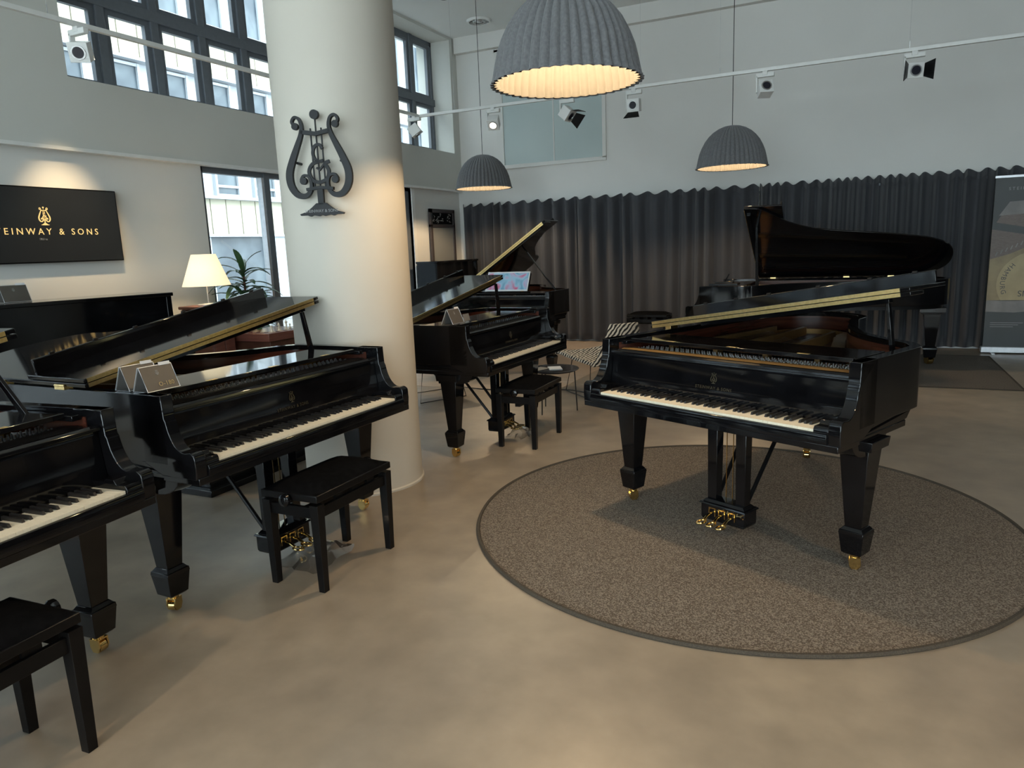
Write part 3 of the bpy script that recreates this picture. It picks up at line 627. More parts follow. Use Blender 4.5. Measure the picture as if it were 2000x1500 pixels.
# ------------------------------------------------------------------ benches
def bench(label, u, v, rz, hs=.495, group=None):
    t = thing('piano_bench', label, 'bench', (u, v, 0), math.radians(rz), group)
    a, b_ = .165, .285       # half depth (x), half width (y)
    lb = MB(); zt = hs-.075
    lb.add([(-.017, -.017, 0), (.017, -.017, 0), (.017, .017, 0), (-.017, .017, 0), (-.024, -.024, zt), (.024, -.024, zt), (.024, .024, zt), (-.024, .024, zt)],
           [(0, 3, 2, 1), (4, 5, 6, 7), (0, 1, 5, 4), (1, 2, 6, 5), (2, 3, 7, 6), (3, 0, 4, 7)])
    lm = lb.mesh('leg', M['blacksat'], 0)
    for sx in (-1, 1):
        for sy in (-1, 1):
            o = link('leg', lm, t, .002); o.location = (sx*(a-.024), sy*(b_-.024), 0)
    ap = MB(); z0, z1 = zt-.068, zt-.016
    ap.box(a-.032, a-.012, -b_+.03, b_-.03, z0, z1).box(-a+.012, -a+.032, -b_+.03, b_-.03, z0, z1).box(-a+.03, a-.03, b_-.032, b_-.012, z0, z1).box(-a+.03, a-.03, -b_+.012, -b_+.032, z0, z1)
    ap.build('apron', M['blacksat'], t, .002)
    md = MB()
    for x in (a-.03, -a+.03):
        for y in (-.10, .02, .14): md.box(x-.006, x+.006, y-.03, y+.03, z1, hs-.058)
    md.box(-.02, .02, -b_+.04, b_-.04, z0-.03, z0+.01)
    md.build('lift_mechanism', M['blacksat'], t, smooth=0)
    MB().box(-a, a, -b_, b_, hs-.062, hs-.028).build('seat_frame', M['blacksat'], t, .004)
    cu = MB(); g = 10; vs = []; fs = []
    for j in range(g+1):
        for i in range(g+1):
            x = -1+2*i/g; y = -1+2*j/g; vs.append((x*(a-.008), y*(b_-.008), hs-.028+.030*(1-abs(x)**6)*(1-abs(y)**8)+.004*(1-x*x)*(1-y*y)))
    for j in range(g):
        for i in range(g): fs.append((j*(g+1)+i, j*(g+1)+i+1, (j+1)*(g+1)+i+1, (j+1)*(g+1)+i))
    cu.add(vs, fs).box(-a+.008, a-.008, -b_+.008, b_-.008, hs-.034, hs-.0275); cu.build('cushion', M['velvet'], t, smooth=60)
    for s in (-1, 1):
        T = lambda p: Vector((p.x, s*(b_+p.z), p.y+hs-.055))
        kp = MB().lathe([(.006, -.02), (.008, .006), (.024, .010), (.030, .018), (.029, .032), (.018, .038)], 16, (0, 0, 0), T).build('knob', M['black'], t)
    return t
bench('adjustable bench tucked under the piano in front of the column', -2.298, 2.652, 0, group=None)
bench('adjustable bench tucked under the piano behind the column', -2.325, 5.128, 1)
bench('adjustable bench cut off by the left edge in the foreground', -2.275, .975, 3)
bench('black bench standing by the curtain behind the zebra chair', -2.66, 10.08, 90, hs=.56)

# ------------------------------------------------------------------ pendant lamps
def lamp_mesh(inner):
    n = 44; sub = 8; N = n*sub
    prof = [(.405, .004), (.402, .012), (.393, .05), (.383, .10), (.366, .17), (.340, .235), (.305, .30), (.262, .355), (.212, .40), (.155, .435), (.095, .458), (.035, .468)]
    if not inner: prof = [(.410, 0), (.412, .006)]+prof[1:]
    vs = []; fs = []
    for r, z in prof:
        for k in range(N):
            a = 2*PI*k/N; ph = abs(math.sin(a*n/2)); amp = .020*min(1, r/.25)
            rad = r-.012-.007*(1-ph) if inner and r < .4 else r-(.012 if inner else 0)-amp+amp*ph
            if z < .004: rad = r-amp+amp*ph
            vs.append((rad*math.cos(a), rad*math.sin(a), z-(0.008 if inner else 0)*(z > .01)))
    m = len(prof)
    for i in range(m-1):
        for k in range(N): fs.append((i*N+k, i*N+(k+1) % N, (i+1)*N+(k+1) % N, (i+1)*N+k))
    fs.append([(m-1)*N+k for k in range(N)])
    b = MB().add(vs, fs)
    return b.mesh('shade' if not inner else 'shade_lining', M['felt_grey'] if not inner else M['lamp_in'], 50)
LAMP_W = 30
def pendant(label, u, v, z, cz=ZC, watts=LAMP_W):
    t = thing('pendant_lamp', label, 'lamp', (u, v, z), random.random(), 'ribbed felt bell lamps')
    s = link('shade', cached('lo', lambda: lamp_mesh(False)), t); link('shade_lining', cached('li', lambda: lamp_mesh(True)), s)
    MB().tube([(0, 0, .46), (0, 0, cz-z-.02)], .004, 8).build('cord', M['wire'], t)
    MB().lathe([(.05, cz-z-.03), (.05, cz-z-.001)], 20).build('ceiling_rose', M['white'], t)
    MB().lathe([(.02, .36), (.022, .46)], 12).build('lamp_holder', M['wire'], t)
    MB().lathe([(.004, .235), (.03, .245), (.048, .275), (.048, .30), (.03, .335), (.02, .36)], 16).build('bulb', M['bulb'], t)
    ld = bpy.data.lights.new('lamp_light', 'POINT'); ld.energy = watts; ld.color = (1.0, .72, .42); ld.shadow_soft_size = .05
    lo = bpy.data.objects.new('lamp_light', ld); C.objects.link(lo); lo.parent = t; lo.location = (0, 0, .19)
    return t
pendant('large grey ribbed bell lamp hanging nearest, over the round carpet', -1.458, 3.833, 2.375)
pendant('grey ribbed bell lamp hanging furthest back, left, near the corner', -4.892, 9.45, 2.375)
pendant('grey ribbed bell lamp hanging over the concert grand at the right', -1.384, 8.945, 2.34)

pendant('added grey ribbed bell lamp, out of view behind the camera, left', -1.6, -1.6, 2.375, watts=45)  # unseen pendant added to warm the foreground floor
pendant('added grey ribbed bell lamp, out of view past the right edge', 2.4, 1.5, 2.375, watts=45)  # second unseen pendant, added for warm light from the side

# ------------------------------------------------------------------ lighting track and spots
tz = 3.3; cu_, cv = -5.44, 8.70
tr = thing('lighting_track', 'white suspended lighting track bending at the corner by the window', 'lighting track', (cu_, cv, tz))
MB().box(-.018, .018, -12.5, .018, 0, .036).build('rail', M['white'], tr, .002); MB().box(.018, 10.6, -.018, .018, 0, .036).build('rail', M['white'], tr, .002)
for x, y in ((0, -1.2), (0, -5.0), (0, -8.5), (.55, 0), (3.05, 0), (3.95, 0), (5.8, 0), (8.7, 0)):
    MB().tube([(x, y, .036), (x, y, .10)], .004, 6).tube([(x, y, .10), (x, y, ZC-tz)], .0012, 5).build('suspension_wire', M['steel'], tr)
def spot(label, u, v, aim, flaps=(), lit=None, face='back', size=1.35):
    t = thing('track_spotlight', label, 'spotlight', (u, v, tz), 0, 'white spotlights on the lighting track')
    t.scale = (size,)*3
    MB().box(-.02, .02, -.02, .02, -.03, 0).box(-.07, .07, -.017, .017, -.045, -.012).build('adapter', M['white'], t, .003)
    MB().box(-.068, -.056, -.017, .017, -.16, -.03).build('bracket', M['white'], t, .002)
    d = Vector(aim).normalized(); q = d.to_track_quat('Z', 'Y').to_matrix(); c = Vector((0, 0, -.135))
    T = lambda p: c+q @ Vector(p)
    h = MB().box(-.052, .052, -.052, .052, -.05, .04, T).box(-.055, .055, -.055, .055, .035, .046, T).build('lamp_head', M['white'], t, .003)
    MB().lathe([(.040, .046), (.040, .052), (.032, .052), (.030, .047)], 20, (0, 0, 0), T, cap=False).build('lens_ring', M['steel'], h)
    MB().lathe([(.001, .049), (.031, .049), (.031, .047)], 20, (0, 0, 0), T).build('lens', M['lens_on'] if lit else M['lens'], h)
    for fx, fy in flaps:
        e = .055
        if fx: MB().add([T(Vector((fx*e, -.045, .046))), T(Vector((fx*e, .045, .046))), T(Vector((fx*(e+.045), .07, .115))), T(Vector((fx*(e+.045), -.07, .115))), T(Vector((fx*(e+.003), -.045, .045))), T(Vector((fx*(e+.003), .045, .045))), T(Vector((fx*(e+.048), .07, .113))), T(Vector((fx*(e+.048), -.07, .113)))],
               [(0, 1, 2, 3), (4, 7, 6, 5), (0, 4, 5, 1), (1, 5, 6, 2), (2, 6, 7, 3), (3, 7, 4, 0)]).build('barn_door', M['blacksat'], h, smooth=0)
        else: MB().add([T(Vector((-.045, fy*e, .046))), T(Vector((.045, fy*e, .046))), T(Vector((.07, fy*(e+.045), .115))), T(Vector((-.07, fy*(e+.045), .115))), T(Vector((-.045, fy*(e+.003), .045))), T(Vector((.045, fy*(e+.003), .045))), T(Vector((.07, fy*(e+.048), .113))), T(Vector((-.07, fy*(e+.048), .113)))],
               [(0, 1, 2, 3), (4, 7, 6, 5), (0, 4, 5, 1), (1, 5, 6, 2), (2, 6, 7, 3), (3, 7, 4, 0)]).build('barn_door', M['blacksat'], h, smooth=0)
    if lit:
        ld = bpy.data.lights.new('spot_light', 'SPOT'); ld.energy = lit[0]; ld.spot_size = math.radians(lit[1]); ld.spot_blend = .8; ld.color = (1, .78, .50); ld.shadow_soft_size = .04
        lo = bpy.data.objects.new('spot_light', ld); C.objects.link(lo); lo.parent = t; lo.location = c+d*.07; lo.rotation_euler = d.to_track_quat('-Z', 'Y').to_euler()
    return t
S1 = spot('spotlight crossing the upper left window at the far left', cu_, 3.92, (.55, -.75, -.35), size=1.3)
S2 = spot('spotlight at the corner of the track beside the column', cu_, 8.58, (.5, .2, -.8))
S3 = spot('lit spotlight above the left rear bell lamp', -4.32, 8.70, (.15, -.6, -.55), lit=(18, 60))
S4 = spot('spotlight with dark flaps just below the largest bell lamp', -3.31, 8.70, (.65, -.1, -.55), flaps=((1, 0), (0, 1)))
S5 = spot('spotlight with one dark flap right of the largest bell lamp', -2.47, 8.70, (.02, -.85, -.12), flaps=((0, -1), ))
S6 = spot('spotlight above the right bell lamp, without flaps', -1.01, 8.70, (.35, -.75, .35))
S7 = spot('spotlight with two dark flaps nearest the right edge', .41, 8.70, (.25, -.85, -.15), flaps=((1, 0), (-1, 0)))
# bare warm spot added by the leftmost track head to light the screen wall
def wallspot(u, v, aim, e, ang, blend=.9):
    ld = bpy.data.lights.new('track_spot_light', 'SPOT'); ld.energy = e; ld.spot_size = math.radians(ang); ld.spot_blend = blend; ld.color = (1, .74, .42); ld.shadow_soft_size = .05
    lo = bpy.data.objects.new('track_spot_light', ld); C.objects.link(lo); lo.location = (u, v, tz-.15); lo.rotation_euler = (Vector(aim)-lo.location).to_track_quat('-Z', 'Y').to_euler()
wallspot(cu_, 4.05, (-6.2, 4.12, 1.42), 52, 50, 1.0)

# ------------------------------------------------------------------ curtains
def curtain(label, x0, x1, pitch, amp, seed):
    rnd = random.Random(seed); t = thing('curtain', label, 'curtain', (x0, VB-.13, 0), 0, None)
    pts = []; x = 0.0; L = x1-x0; ph = []
    while x < L:
        p = pitch*rnd.uniform(.65, 1.45); ph.append((x, p, amp*rnd.uniform(.8, 1.5))); x += p
    cols = []
    for x, p, a in ph:
        for k in range(10):
            s = k/10; cols.append((x+s*p, a*math.cos(2*PI*s), .030*math.cos(2*PI*s), p))
    cols = [c for c in cols if c[0] <= L]; rows = 14; zs = [.03+(2.255-.03)*(j/(rows-1)) for j in range(rows)]
    vs = []
    for j, z in enumerate(zs):
        f = j/(rows-1); w_ = .75+.25*f
        for i, (x, y, dz, p) in enumerate(cols):
            sw = .018*math.sin(x*3.1+seed)*(1-f)
            vs.append((x+sw, y*w_+.012*math.sin(x*7+f*3), z+(dz if j == rows-1 else 0)))
    nC = len(cols); fs = [(j*nC+i, j*nC+i+1, (j+1)*nC+i+1, (j+1)*nC+i) for j in range(rows-1) for i in range(nC-1)]
    o = MB().add(vs, fs).build('fabric', M['curtain'], t, smooth=80)
    sm = o.modifiers.new('thick', 'SOLIDIFY'); sm.thickness = .006
    hp = []
    for j in range(2):
        for x, y, dz, p in cols: hp.append((x, y+(.004), 2.17+.085*j+dz))
    MB().add([(a, b_-.006, c) for a, b_, c in hp], [(i, i+1, nC+i+1, nC+i) for i in range(nC-1)]).build('heading_tape', M['curtain'], t, smooth=80)
    return t
curtain('left panel of the slate curtain, next to the corner', -6.08, -4.04, .19, .045, 3)
curtain('middle panel of the slate curtain, behind the zebra chair', -4.06, -1.29, .20, .050, 5)
curtain('right panel of the slate curtain, behind the concert grand', -1.31, 2.43, .15, .060, 8)
curtain('end panel of the slate curtain, behind the roll-up banner', 2.41, 5.3, .21, .05, 9)
ctk = tag(MB().box(-6.1, 5.4, VB-.045, VB-.02, 2.15, 2.18).build('curtain_rail', M['frame'], None, .002), 'thin dark curtain rail along the top of the slate curtain', 'rail')

# ------------------------------------------------------------------ column emblem
nx, ny = .259, -.966
el = thing('lyre_emblem', 'large black lyre emblem mounted on the round column', 'wall emblem', (COL[0]+nx*(CR+.012)+.045, COL[1]+ny*(CR+.012)+.012, 1.755), math.atan2(.259, .966))
b = MB(); T = lambda p: Vector((p.x*1.02, -p.y-.03, p.z))
lyre(b, .585, T, .022); b.build('lyre_plate', M['emblem'], el, .001)
b = MB()
for x, z in ((-.15, .30), (.15, .30), (0, .03), (0, .46)): b.tube([(x*.9, -.03, z), (x*.9, .035, z)], .008, 8)
b.build('standoff', M['blacksat'], el)
text_mesh('STEINWAY & SONS', .024, .0005, lambda p: Vector((p.x, -.0535-p.z, .022+p.y)), M['dim_white'], 'lettering', el)

# ------------------------------------------------------------------ wall screen
tv = thing('wall_screen', 'black wall screen with gold lyre and lettering on the left wall', 'screen', (-6.2, 3.975, 1.862), PI/2)
MB().box(-.595, .595, -.055, 0, -.31, .31).build('bezel', M['blacksat'], tv, .003)
MB().box(-.585, .585, -.057, -.054, -.30, .30).build('display', M['screen'], tv, smooth=0)
T = lambda p: Vector((p.x, -.0575-p.y, p.z))
b = MB(); lyre(b, .150, lambda p: Vector((p.x-.085, -.0575-p.y, p.z+.0)), .002); b.build('lyre_graphic', M['gold_glow'], tv, smooth=0)
split_letters(text_mesh('STEINWAY & SONS', .074, .001, lambda p: Vector((p.x-.085, -.058-p.z, -.055+p.y)), M['gold_glow'], 'lettering', tv, 1.55), tv)
text_mesh('1853 to', .022, .0005, lambda p: Vector((p.x-.12, -.058-p.z, -.115+p.y)), M['dim_white'], 'small_print', tv)

# ------------------------------------------------------------------ roll-up banner
bn = thing('roll_up_banner', 'roll-up banner with a printed iron plate at the right edge', 'banner', (1.445, 10.62, 0), 0)
MB().box(0, .86, -.012, 0, .07, 2.13).build('printed_panel', M['banner'], bn, smooth=0)
MB().box(-.01, .87, -.02, .008, 2.12, 2.15).build('top_rail', M['alu'], bn, .003)
MB().box(-.02, .88, -.05, .05, .012, .085).build('cassette', M['alu'], bn, .006)
for x in (.1, .76): MB().box(x-.02, x+.02, -.16, .16, 0, .014).build('foot', M['alu'], bn, .003)
MB().box(.42, .44, .01, .03, .05, 2.13).build('support_pole', M['alu'], bn)
def pr(name, m, poly, lay): MB().prism(poly, -.0125-.0006*lay, -.0120, 'y').build(name, m, bn, smooth=0)
pr('print_case', M['ban_br'], [(.16, 1.83), (.86, 1.86), (.86, 1.42), (.04, 1.60)], 1)
pr('print_lid', M['ban_lav'], [(.16, 1.84), (.86, 1.87), (.86, 1.72), (.06, 1.68)], 2)
pr('print_strings', M['ban_br'], [(.0, 1.52), (.34, 1.45), (.86, 1.36), (.86, 1.0), (.0, 1.10)], 2)
pr('print_plate', M['ban_tan'], [(0, 1.16), (.20, 1.22), (.45, 1.34), (.86, 1.42), (.86, .66), (0, .66)], 3)
disc = [(.52+.43*math.cos(a*PI/24), .86+.40*math.sin(a*PI/24)) for a in range(48)]
disc = [(min(max(x, .001), .86), max(z, .66)) for x, z in disc]
pr('print_disc', M['ban_tan2'], disc, 4)
pr('print_rim', M['ban_lav'], crom([(0, .66), (.3, .65), (.6, .68), (.86, .74)], 4)+[(.86, .62), (.6, .54), (.3, .51), (0, .52)], 5)
for i, ch in enumerate('HAMBURG'):
    a = math.radians(140+i*9.5); 
    def TT(p, a=a):
        q = Matrix.Rotation(a-PI/2+PI, 2) @ Vector((p.x, p.y)); return Vector((.52+.37*math.cos(a)+q.x, -.0155-p.z, .86+.34*math.sin(a)+q.y))
    text_mesh(ch, .075, .0004, TT, M['banner'], 'lettering', bn)
text_mesh('SONS', .10, .0004, lambda p: Vector((.44-p.x, -.0158-p.z, .745-p.y)), M['banner'], 'lettering', bn)
text_mesh('STEINWAY & SONS', .05, .0004, lambda p: Vector((.44+p.x, -.0126-p.z, 1.99+p.y)), M['dim_white'], 'lettering', bn, 1.5)
for k_, zz in enumerate((.38, .355, .33)): MB().box(.06, .40-.05*k_, -.0132, -.012, zz, zz+.006).build('small_print', M['dim_white'], bn, smooth=0)
for k_ in range(9):
    x = .05+.05*k_; z = 1.20+.025*k_
    MB().prism([(x, z), (x+.02, z+.05), (x+.03, z+.045), (x+.012, z-.005)], -.0150, -.0140, 'y').build('print_pin', M['ban_lav'], bn, smooth=0)

# ------------------------------------------------------------------ mirror near the corner
mr = thing('wall_mirror', 'tall black framed mirror with carved top beside the curtain corner', 'mirror', (-6.195, 10.38, 1.0), PI/2)
b = MB().box(-.385, -.325, -.05, -.01, 0, 1.19).box(.325, .385, -.05, -.01, 0, 1.19).box(-.385, .385, -.05, -.01, 1.13, 1.19).box(-.385, .385, -.05, -.01, .90, .95).box(-.385, .385, -.05, -.01, 0, .06)
b.build('frame', M['frame_br'], mr, .004)
MB().box(-.325, .325, -.035, -.015, .95, 1.13).build('carved_panel', M['blacksat'], mr, smooth=0)
b = MB(); rn = random.Random(4)
for i in range(26):
    x = rn.uniform(-.29, .29); z = rn.uniform(.97, 1.10); a = rn.uniform(0, PI); l = rn.uniform(.02, .05)
    b.tube([(x, -.038, z), (x+l*.6*math.cos(a), -.046, z+l*.6*math.sin(a)), (x+l*math.cos(a+.6), -.038, z+l*math.sin(a+.6))], [.004, .007, .003], 6)
co = b.build('carving', M['ban_lav'], mr); co['kind'] = 'stuff'
MB().box(-.325, .325, -.03, -.015, .06, .90).build('mirror_painted_reflection', M['mirror'], mr, smooth=0)

# ------------------------------------------------------------------ upright pianos
def upright(label, u, v, rz, W=1.50, H=1.27, D=.58, m='black'):
    t = thing('upright_piano', label, 'piano', (u, v, 0), math.radians(rz)); h = W/2     # front faces -y, front top edge at y=0
    MB().box(-h, -h+.045, .10, D, .06, H-.03).build('side_panel', M[m], t, .003); MB().box(h-.045, h, .10, D, .06, H-.03).build('side_panel', M[m], t, .003)
    MB().box(-h-.012, h+.012, -.005+.09, D+.01, H-.03, H).build('top_lid', M[m], t, .005)
    MB().box(-h+.045, h-.045, .125, .145, .86, H-.03).build('upper_panel', M[m], t, .002)
    MB().box(-h+.045, h-.045, .20, .22, .10, .62).build('lower_panel', M[m], t, .002)
    MB().box(-h, h, -.16, .24, .60, .70).build('keybed', M[m], t, .004)
    for s in (-1, 1):
        a, b_ = sorted((s*h, s*(h-.05))); MB().prism([(-.17, .68), (-.17, .77), (-.14, .80), (.0, .815), (.10, .88), (.12, .88), (.12, .68)], a, b_, 'x').build('cheek', M[m], t, .004)
        MB().prism([(-.15, .60), (-.08, .60), (-.10, .06), (-.13, .06)], a, b_, 'x').build('leg', M[m], t, .003)
        MB().box(a, b_, -.18, D, 0, .06).build('toe_block', M[m], t, .003)
    fbd = MB().prism([(-.13, .70), (-.13, .785), (-.10, .80), (.06, .84), (.125, .86), (.125, .83), (-.05, .77)], -h+.052, h-.052, 'x').build('fallboard', M[m], t, .003)
    for x in (-.35, .35): MB().lathe([(.012, 0), (.016, .008), (.009, .02)], 14, (0, 0, 0), lambda p, x=x: Vector((x+p.x, -.13-p.z, .76+p.y))).build('knob', M['steel'], fbd)
    return t
upright('black closed upright piano against the left wall below the screen', -5.33, 3.58, 80, H=1.265)
upright('black upright piano in the rear corner below the framed mirror', -5.66, 10.12, 90, H=1.375, W=1.30, D=.46)

# ------------------------------------------------------------------ lamp on cabinet, plant, chess table
cb = thing('side_cabinet', 'reddish brown cabinet beside the left window, under the lampshade', 'cabinet', (-5.72, 5.05, 0))
MB().box(-.20, .20, -.13, .13, .06, 1.06).build('carcass', M['brown'], cb, .02)
MB().box(-.21, .21, -.14, .14, 1.06, 1.09).build('top_board', M['brown'], cb, .008)
for s in (-1, 1):
    d_ = MB().box(.20, .216, s*.064-.06, s*.064+.06, .10, 1.02).build('door', M['brown'], cb, .004)
    MB().tube([(.226, s*.03, .55), (.226, s*.03, .65)], .006, 8).build('handle', M['brass'], d_)
MB().box(-.17, .17, -.11, .11, 0, .06).build('plinth', M['brown'], cb)
tl_ = thing('table_lamp', 'table lamp with cream cone shade and thin stem on the cabinet', 'lamp', (-5.72, 5.10, 1.09))
MB().lathe([(.10, 0), (.10, .012), (.02, .02)], 24).build('base', M['alu'], tl_); MB().tube([(0, 0, .02), (0, 0, .48)], .006, 8).build('stem', M['alu'], tl_)
sh = MB().lathe([(.222, .19), (.112, .49)], 40, cap=False).build('shade', M['shade'], tl_)
sm = sh.modifiers.new('thick', 'SOLIDIFY'); sm.thickness = .003
MB().lathe([(.004, .30), (.03, .32), (.03, .35), (.01, .39)], 12).build('bulb', M['bulb'], tl_)
ld = bpy.data.lights.new('table_light', 'POINT'); ld.energy = 5; ld.color = (1, .76, .46); ld.shadow_soft_size = .04
lo = bpy.data.objects.new('table_light', ld); C.objects.link(lo); lo.parent = tl_; lo.location = (0, 0, .34)

def leaf(b, base, az, el, L, Wd, droop):
    pts = []; p = Vector(base); n = 7; e = el
    for i in range(n+1):
        pts.append(p.copy()); p = p+Vector((math.cos(az)*math.cos(e), math.sin(az)*math.cos(e), math.sin(e)))*(L/n); e -= droop/n
    s = Vector((-math.sin(az), math.cos(az), 0)); vs = []; fs = []
    for i, q in enumerate(pts):
        t_ = i/n; w_ = Wd*math.sin(PI*min(1, t_*.93+.07))**.7*.5+.001
        vs += [q-s*w_+Vector((0, 0, .010*(w_/Wd))), q-Vector((0, 0, .006)), q+s*w_+Vector((0, 0, .010*(w_/Wd)))]
    for i in range(n): a = 3*i; fs += [(a, a+1, a+4, a+3), (a+1, a+2, a+5, a+4)]
    b.add(vs, fs)
pt = thing('potted_plant', 'tall potted dragon plant in a silver pot before the left window', 'plant', (-5.50, 5.62, 0))
MB().lathe([(.10, 0), (.12, .02), (.145, .70), (.15, .80), (.135, .80), (.13, .74)], 32).build('pot', M['pot'], pt)
MB().lathe([(.001, .74), (.132, .74)], 24, cap=False).build('soil', M['soil'], pt)
rn = random.Random(11); stem = MB(); tops = [(0, 0, 1.42), (.09, -.12, 1.16), (-.04, .10, 1.05), (.03, .02, .92)]
for x, y, z in tops: stem.tube([(x*.3, y*.3, .58), (x*.7, y*.7, .3+z*.45), (x, y, z)], [.016, .013, .010], 8)
stem.build('stem', M['brown'], pt)
for (x, y, z), nl in zip(tops, (26, 26, 22, 18)):
    for i in range(nl):
        b = MB(); az = i*2.4+rn.uniform(-.3, .3); f = i/nl
        leaf(b, (x, y, z-.28*(1-f)), az, rn.uniform(.1, .5)+.9*f*f, rn.uniform(.26, .42), rn.uniform(.05, .085), rn.uniform(.8, 1.9))
        o = b.build('leaf', M['plant'], pt, smooth=60)
ct = thing('chess_table', 'reddish brown square chess table beside the column, near the window', 'table', (-5.40, 5.52, 0)); ct.location = (-5.385, 5.53, 0)
pt.location = (-5.86, 5.72, 0)
MB().box(-.27, .27, -.30, .34, .72, .80).build('tabletop', M['brown'], ct, .006)
MB().box(-.24, .24, -.26, .30, .60, .72).build('apron', M['chessdark'], ct, .004)
for i in range(8):
    for j in range(8):
        key = 'sq%d' % ((i+j) % 2)
        me = cached(key, lambda: MB().box(-.0255, .0255, -.0255, .0255, 0, .004).mesh('board_square', M['chesslight' if (i+j) % 2 else 'chessdark'], 0))
        o = link('board_square', me, ct); o.location = (-.182+.052*i, -.162+.052*j, .80)
for sx in (-1, 1):
    for sy in (-1, 1): MB().frus(sx*.22, sy*.25+.02, 0, .62, .02, .02, .028, .028).build('leg', M['brown'], ct, .003)
kinds = {'pawn': [(.013, 0), (.013, .006), (.006, .014), (.005, .03), (.009, .034), (.008, .044), (.002, .05)], 'rook': [(.015, 0), (.014, .008), (.008, .016), (.008, .042), (.013, .048), (.013, .06)],
         'bishop': [(.015, 0), (.014, .008), (.006, .018), (.006, .05), (.011, .058), (.008, .07), (.001, .082)], 'king': [(.016, 0), (.015, .008), (.007, .02), (.007, .06), (.013, .068), (.013, .082), (.004, .086), (.004, .098)]}
for i, (kd, x, y) in enumerate([('rook', .18, -.162), ('bishop', .18, -.06), ('king', .18, .045), ('rook', .18, .20), ('pawn', .13, -.11), ('pawn', .13, .0), ('pawn', .13, .10), ('pawn', .13, .15)]):
    o = MB().lathe(kinds[kd], 14).build('chess_'+kd, M['cream'], None); o.location = (ct.location.x+x, ct.location.y+y, .804)
    tag(o, ('cream rook on the chess table, at the corner nearest the camera', 'cream bishop on the chess table beside the near rook', 'tallest cream piece on the chess table, a king', 'cream rook on the chess table, at the row end by the column',
        'leftmost of the cream pawns on the chess table', 'second from left of the cream pawns on the chess table', 'third from left of the cream pawns on the chess table', 'rightmost of the cream pawns on the chess table')[i], 'chess piece', 'chess pieces on the table')
# low black plinth between the front pianos and the column
ds = thing('display_plinth', 'low glossy black plinth on the floor behind the piano bench', 'plinth', (-3.73, 3.17, 0))
MB().box(-.34, 0, 0, 1.05, 0, .045).build('base_slab', M['black'], ds, .004)
MB().box(-.30, -.06, .05, 1.0, .045, .42).build('body', M['black'], ds, .004)

# ------------------------------------------------------------------ zebra chairs and side table
def zebra(label, u, v, rz):
    t = thing('lounge_chair', label, 'chair', (u, v, 0), math.radians(rz))     # faces +x
    side = crom([(.47, .37), (.42, .39), (.20, .375), (-.15, .36), (-.36, .36), (-.45, .40), (-.50, .54), (-.56, .77)], 5); n = len(side); W2 = .28
    vs = []; fs = []; m = 10
    for i, (x, z) in enumerate(side):
        f = i/(n-1); wd = W2*(1 if f < .6 else 1-.48*((f-.6)/.4)**1.5)
        for j in range(m+1):
            y = -1+2*j/m; vs.append((x+(.05*y*y if f > .65 else 0), y*wd, z+.02*y*y*(f < .6)))
    for i in range(n-1):
        for j in range(m): fs.append((i*(m+1)+j, i*(m+1)+j+1, (i+1)*(m+1)+j+1, (i+1)*(m+1)+j))
    o = MB().add(vs, fs).build('upholstered_shell', M['zebra'], t, smooth=70)
    sm = o.modifiers.new('pad', 'SOLIDIFY'); sm.thickness = .035; sm.offset = 0
    bv = o.modifiers.new('soft', 'BEVEL'); bv.width = .012; bv.segments = 2; bv.limit_method = 'ANGLE'; bv.angle_limit = math.radians(60)
    for s in (-1, 1):
        MB().tube([(.20, s*.20, .375), (.26, s*.26, .008), (-.28, s*.26, .008), (-.20, s*.20, .365)], .006, 8).build('sled_leg', M['wire'], t)
    MB().tube([(.20, -.20, .372), (.20, .20, .372)], .005, 8).tube([(-.20, -.20, .36), (-.20, .20, .36)], .005, 8).build('crossbar', M['wire'], t)
    return t
zebra('zebra striped lounge chair facing left beyond the right grand piano', -2.40, 7.06, 137)
zebra('zebra striped lounge chair hidden behind the piano, only wire legs visible', -4.05, 6.42, 60)
tb = thing('side_table', 'small round smoked glass side table between piano and zebra chair', 'table', (-2.52, 6.12, 0))
MB().lathe([(.23, .40), (.235, .406), (.23, .412)], 48).build('tabletop', M['darkglass'], tb)
for a in (.3, 2.4, 4.5): MB().tube([(.19*math.cos(a), .19*math.sin(a), .40), (.21*math.cos(a), .21*math.sin(a), .006)], .006, 8).build('leg', M['wire'], tb)
MB().tube([(.20*math.cos(a*PI/16), .20*math.sin(a*PI/16), .392) for a in range(32)], .005, 6, True).build('ring', M['wire'], tb)
mg = tag(MB().box(-.06, .06, -.085, .085, 0, .006).build('magazine', M['paper'], None, .001), 'white leaflet lying on the round side table', 'leaflet'); mg.location = (-2.50, 6.10, .4125); mg.rotation_euler = (0, 0, .5)
mg2 = tag(MB().box(-.06, .06, -.085, .085, 0, .006).build('magazine', M['cardgrey'], None, .001), 'grey leaflet lying beside the white one on the side table', 'leaflet'); mg2.location = (-2.62, 6.02, .4125); mg2.rotation_euler = (0, 0, -.3)
cbl = MB().tube(crom([(-4.3, 7.02, .006), (-3.58, 6.89, .006), (-2.87, 7.07, .006), (-2.52, 6.99, .006), (-1.6, 6.4, .006), (-.9, 5.9, .006)], 6), .006, 6).build('floor_cable', M['wire'], None)
tag(cbl, 'thin black cable lying on the floor between the pianos', 'cable')

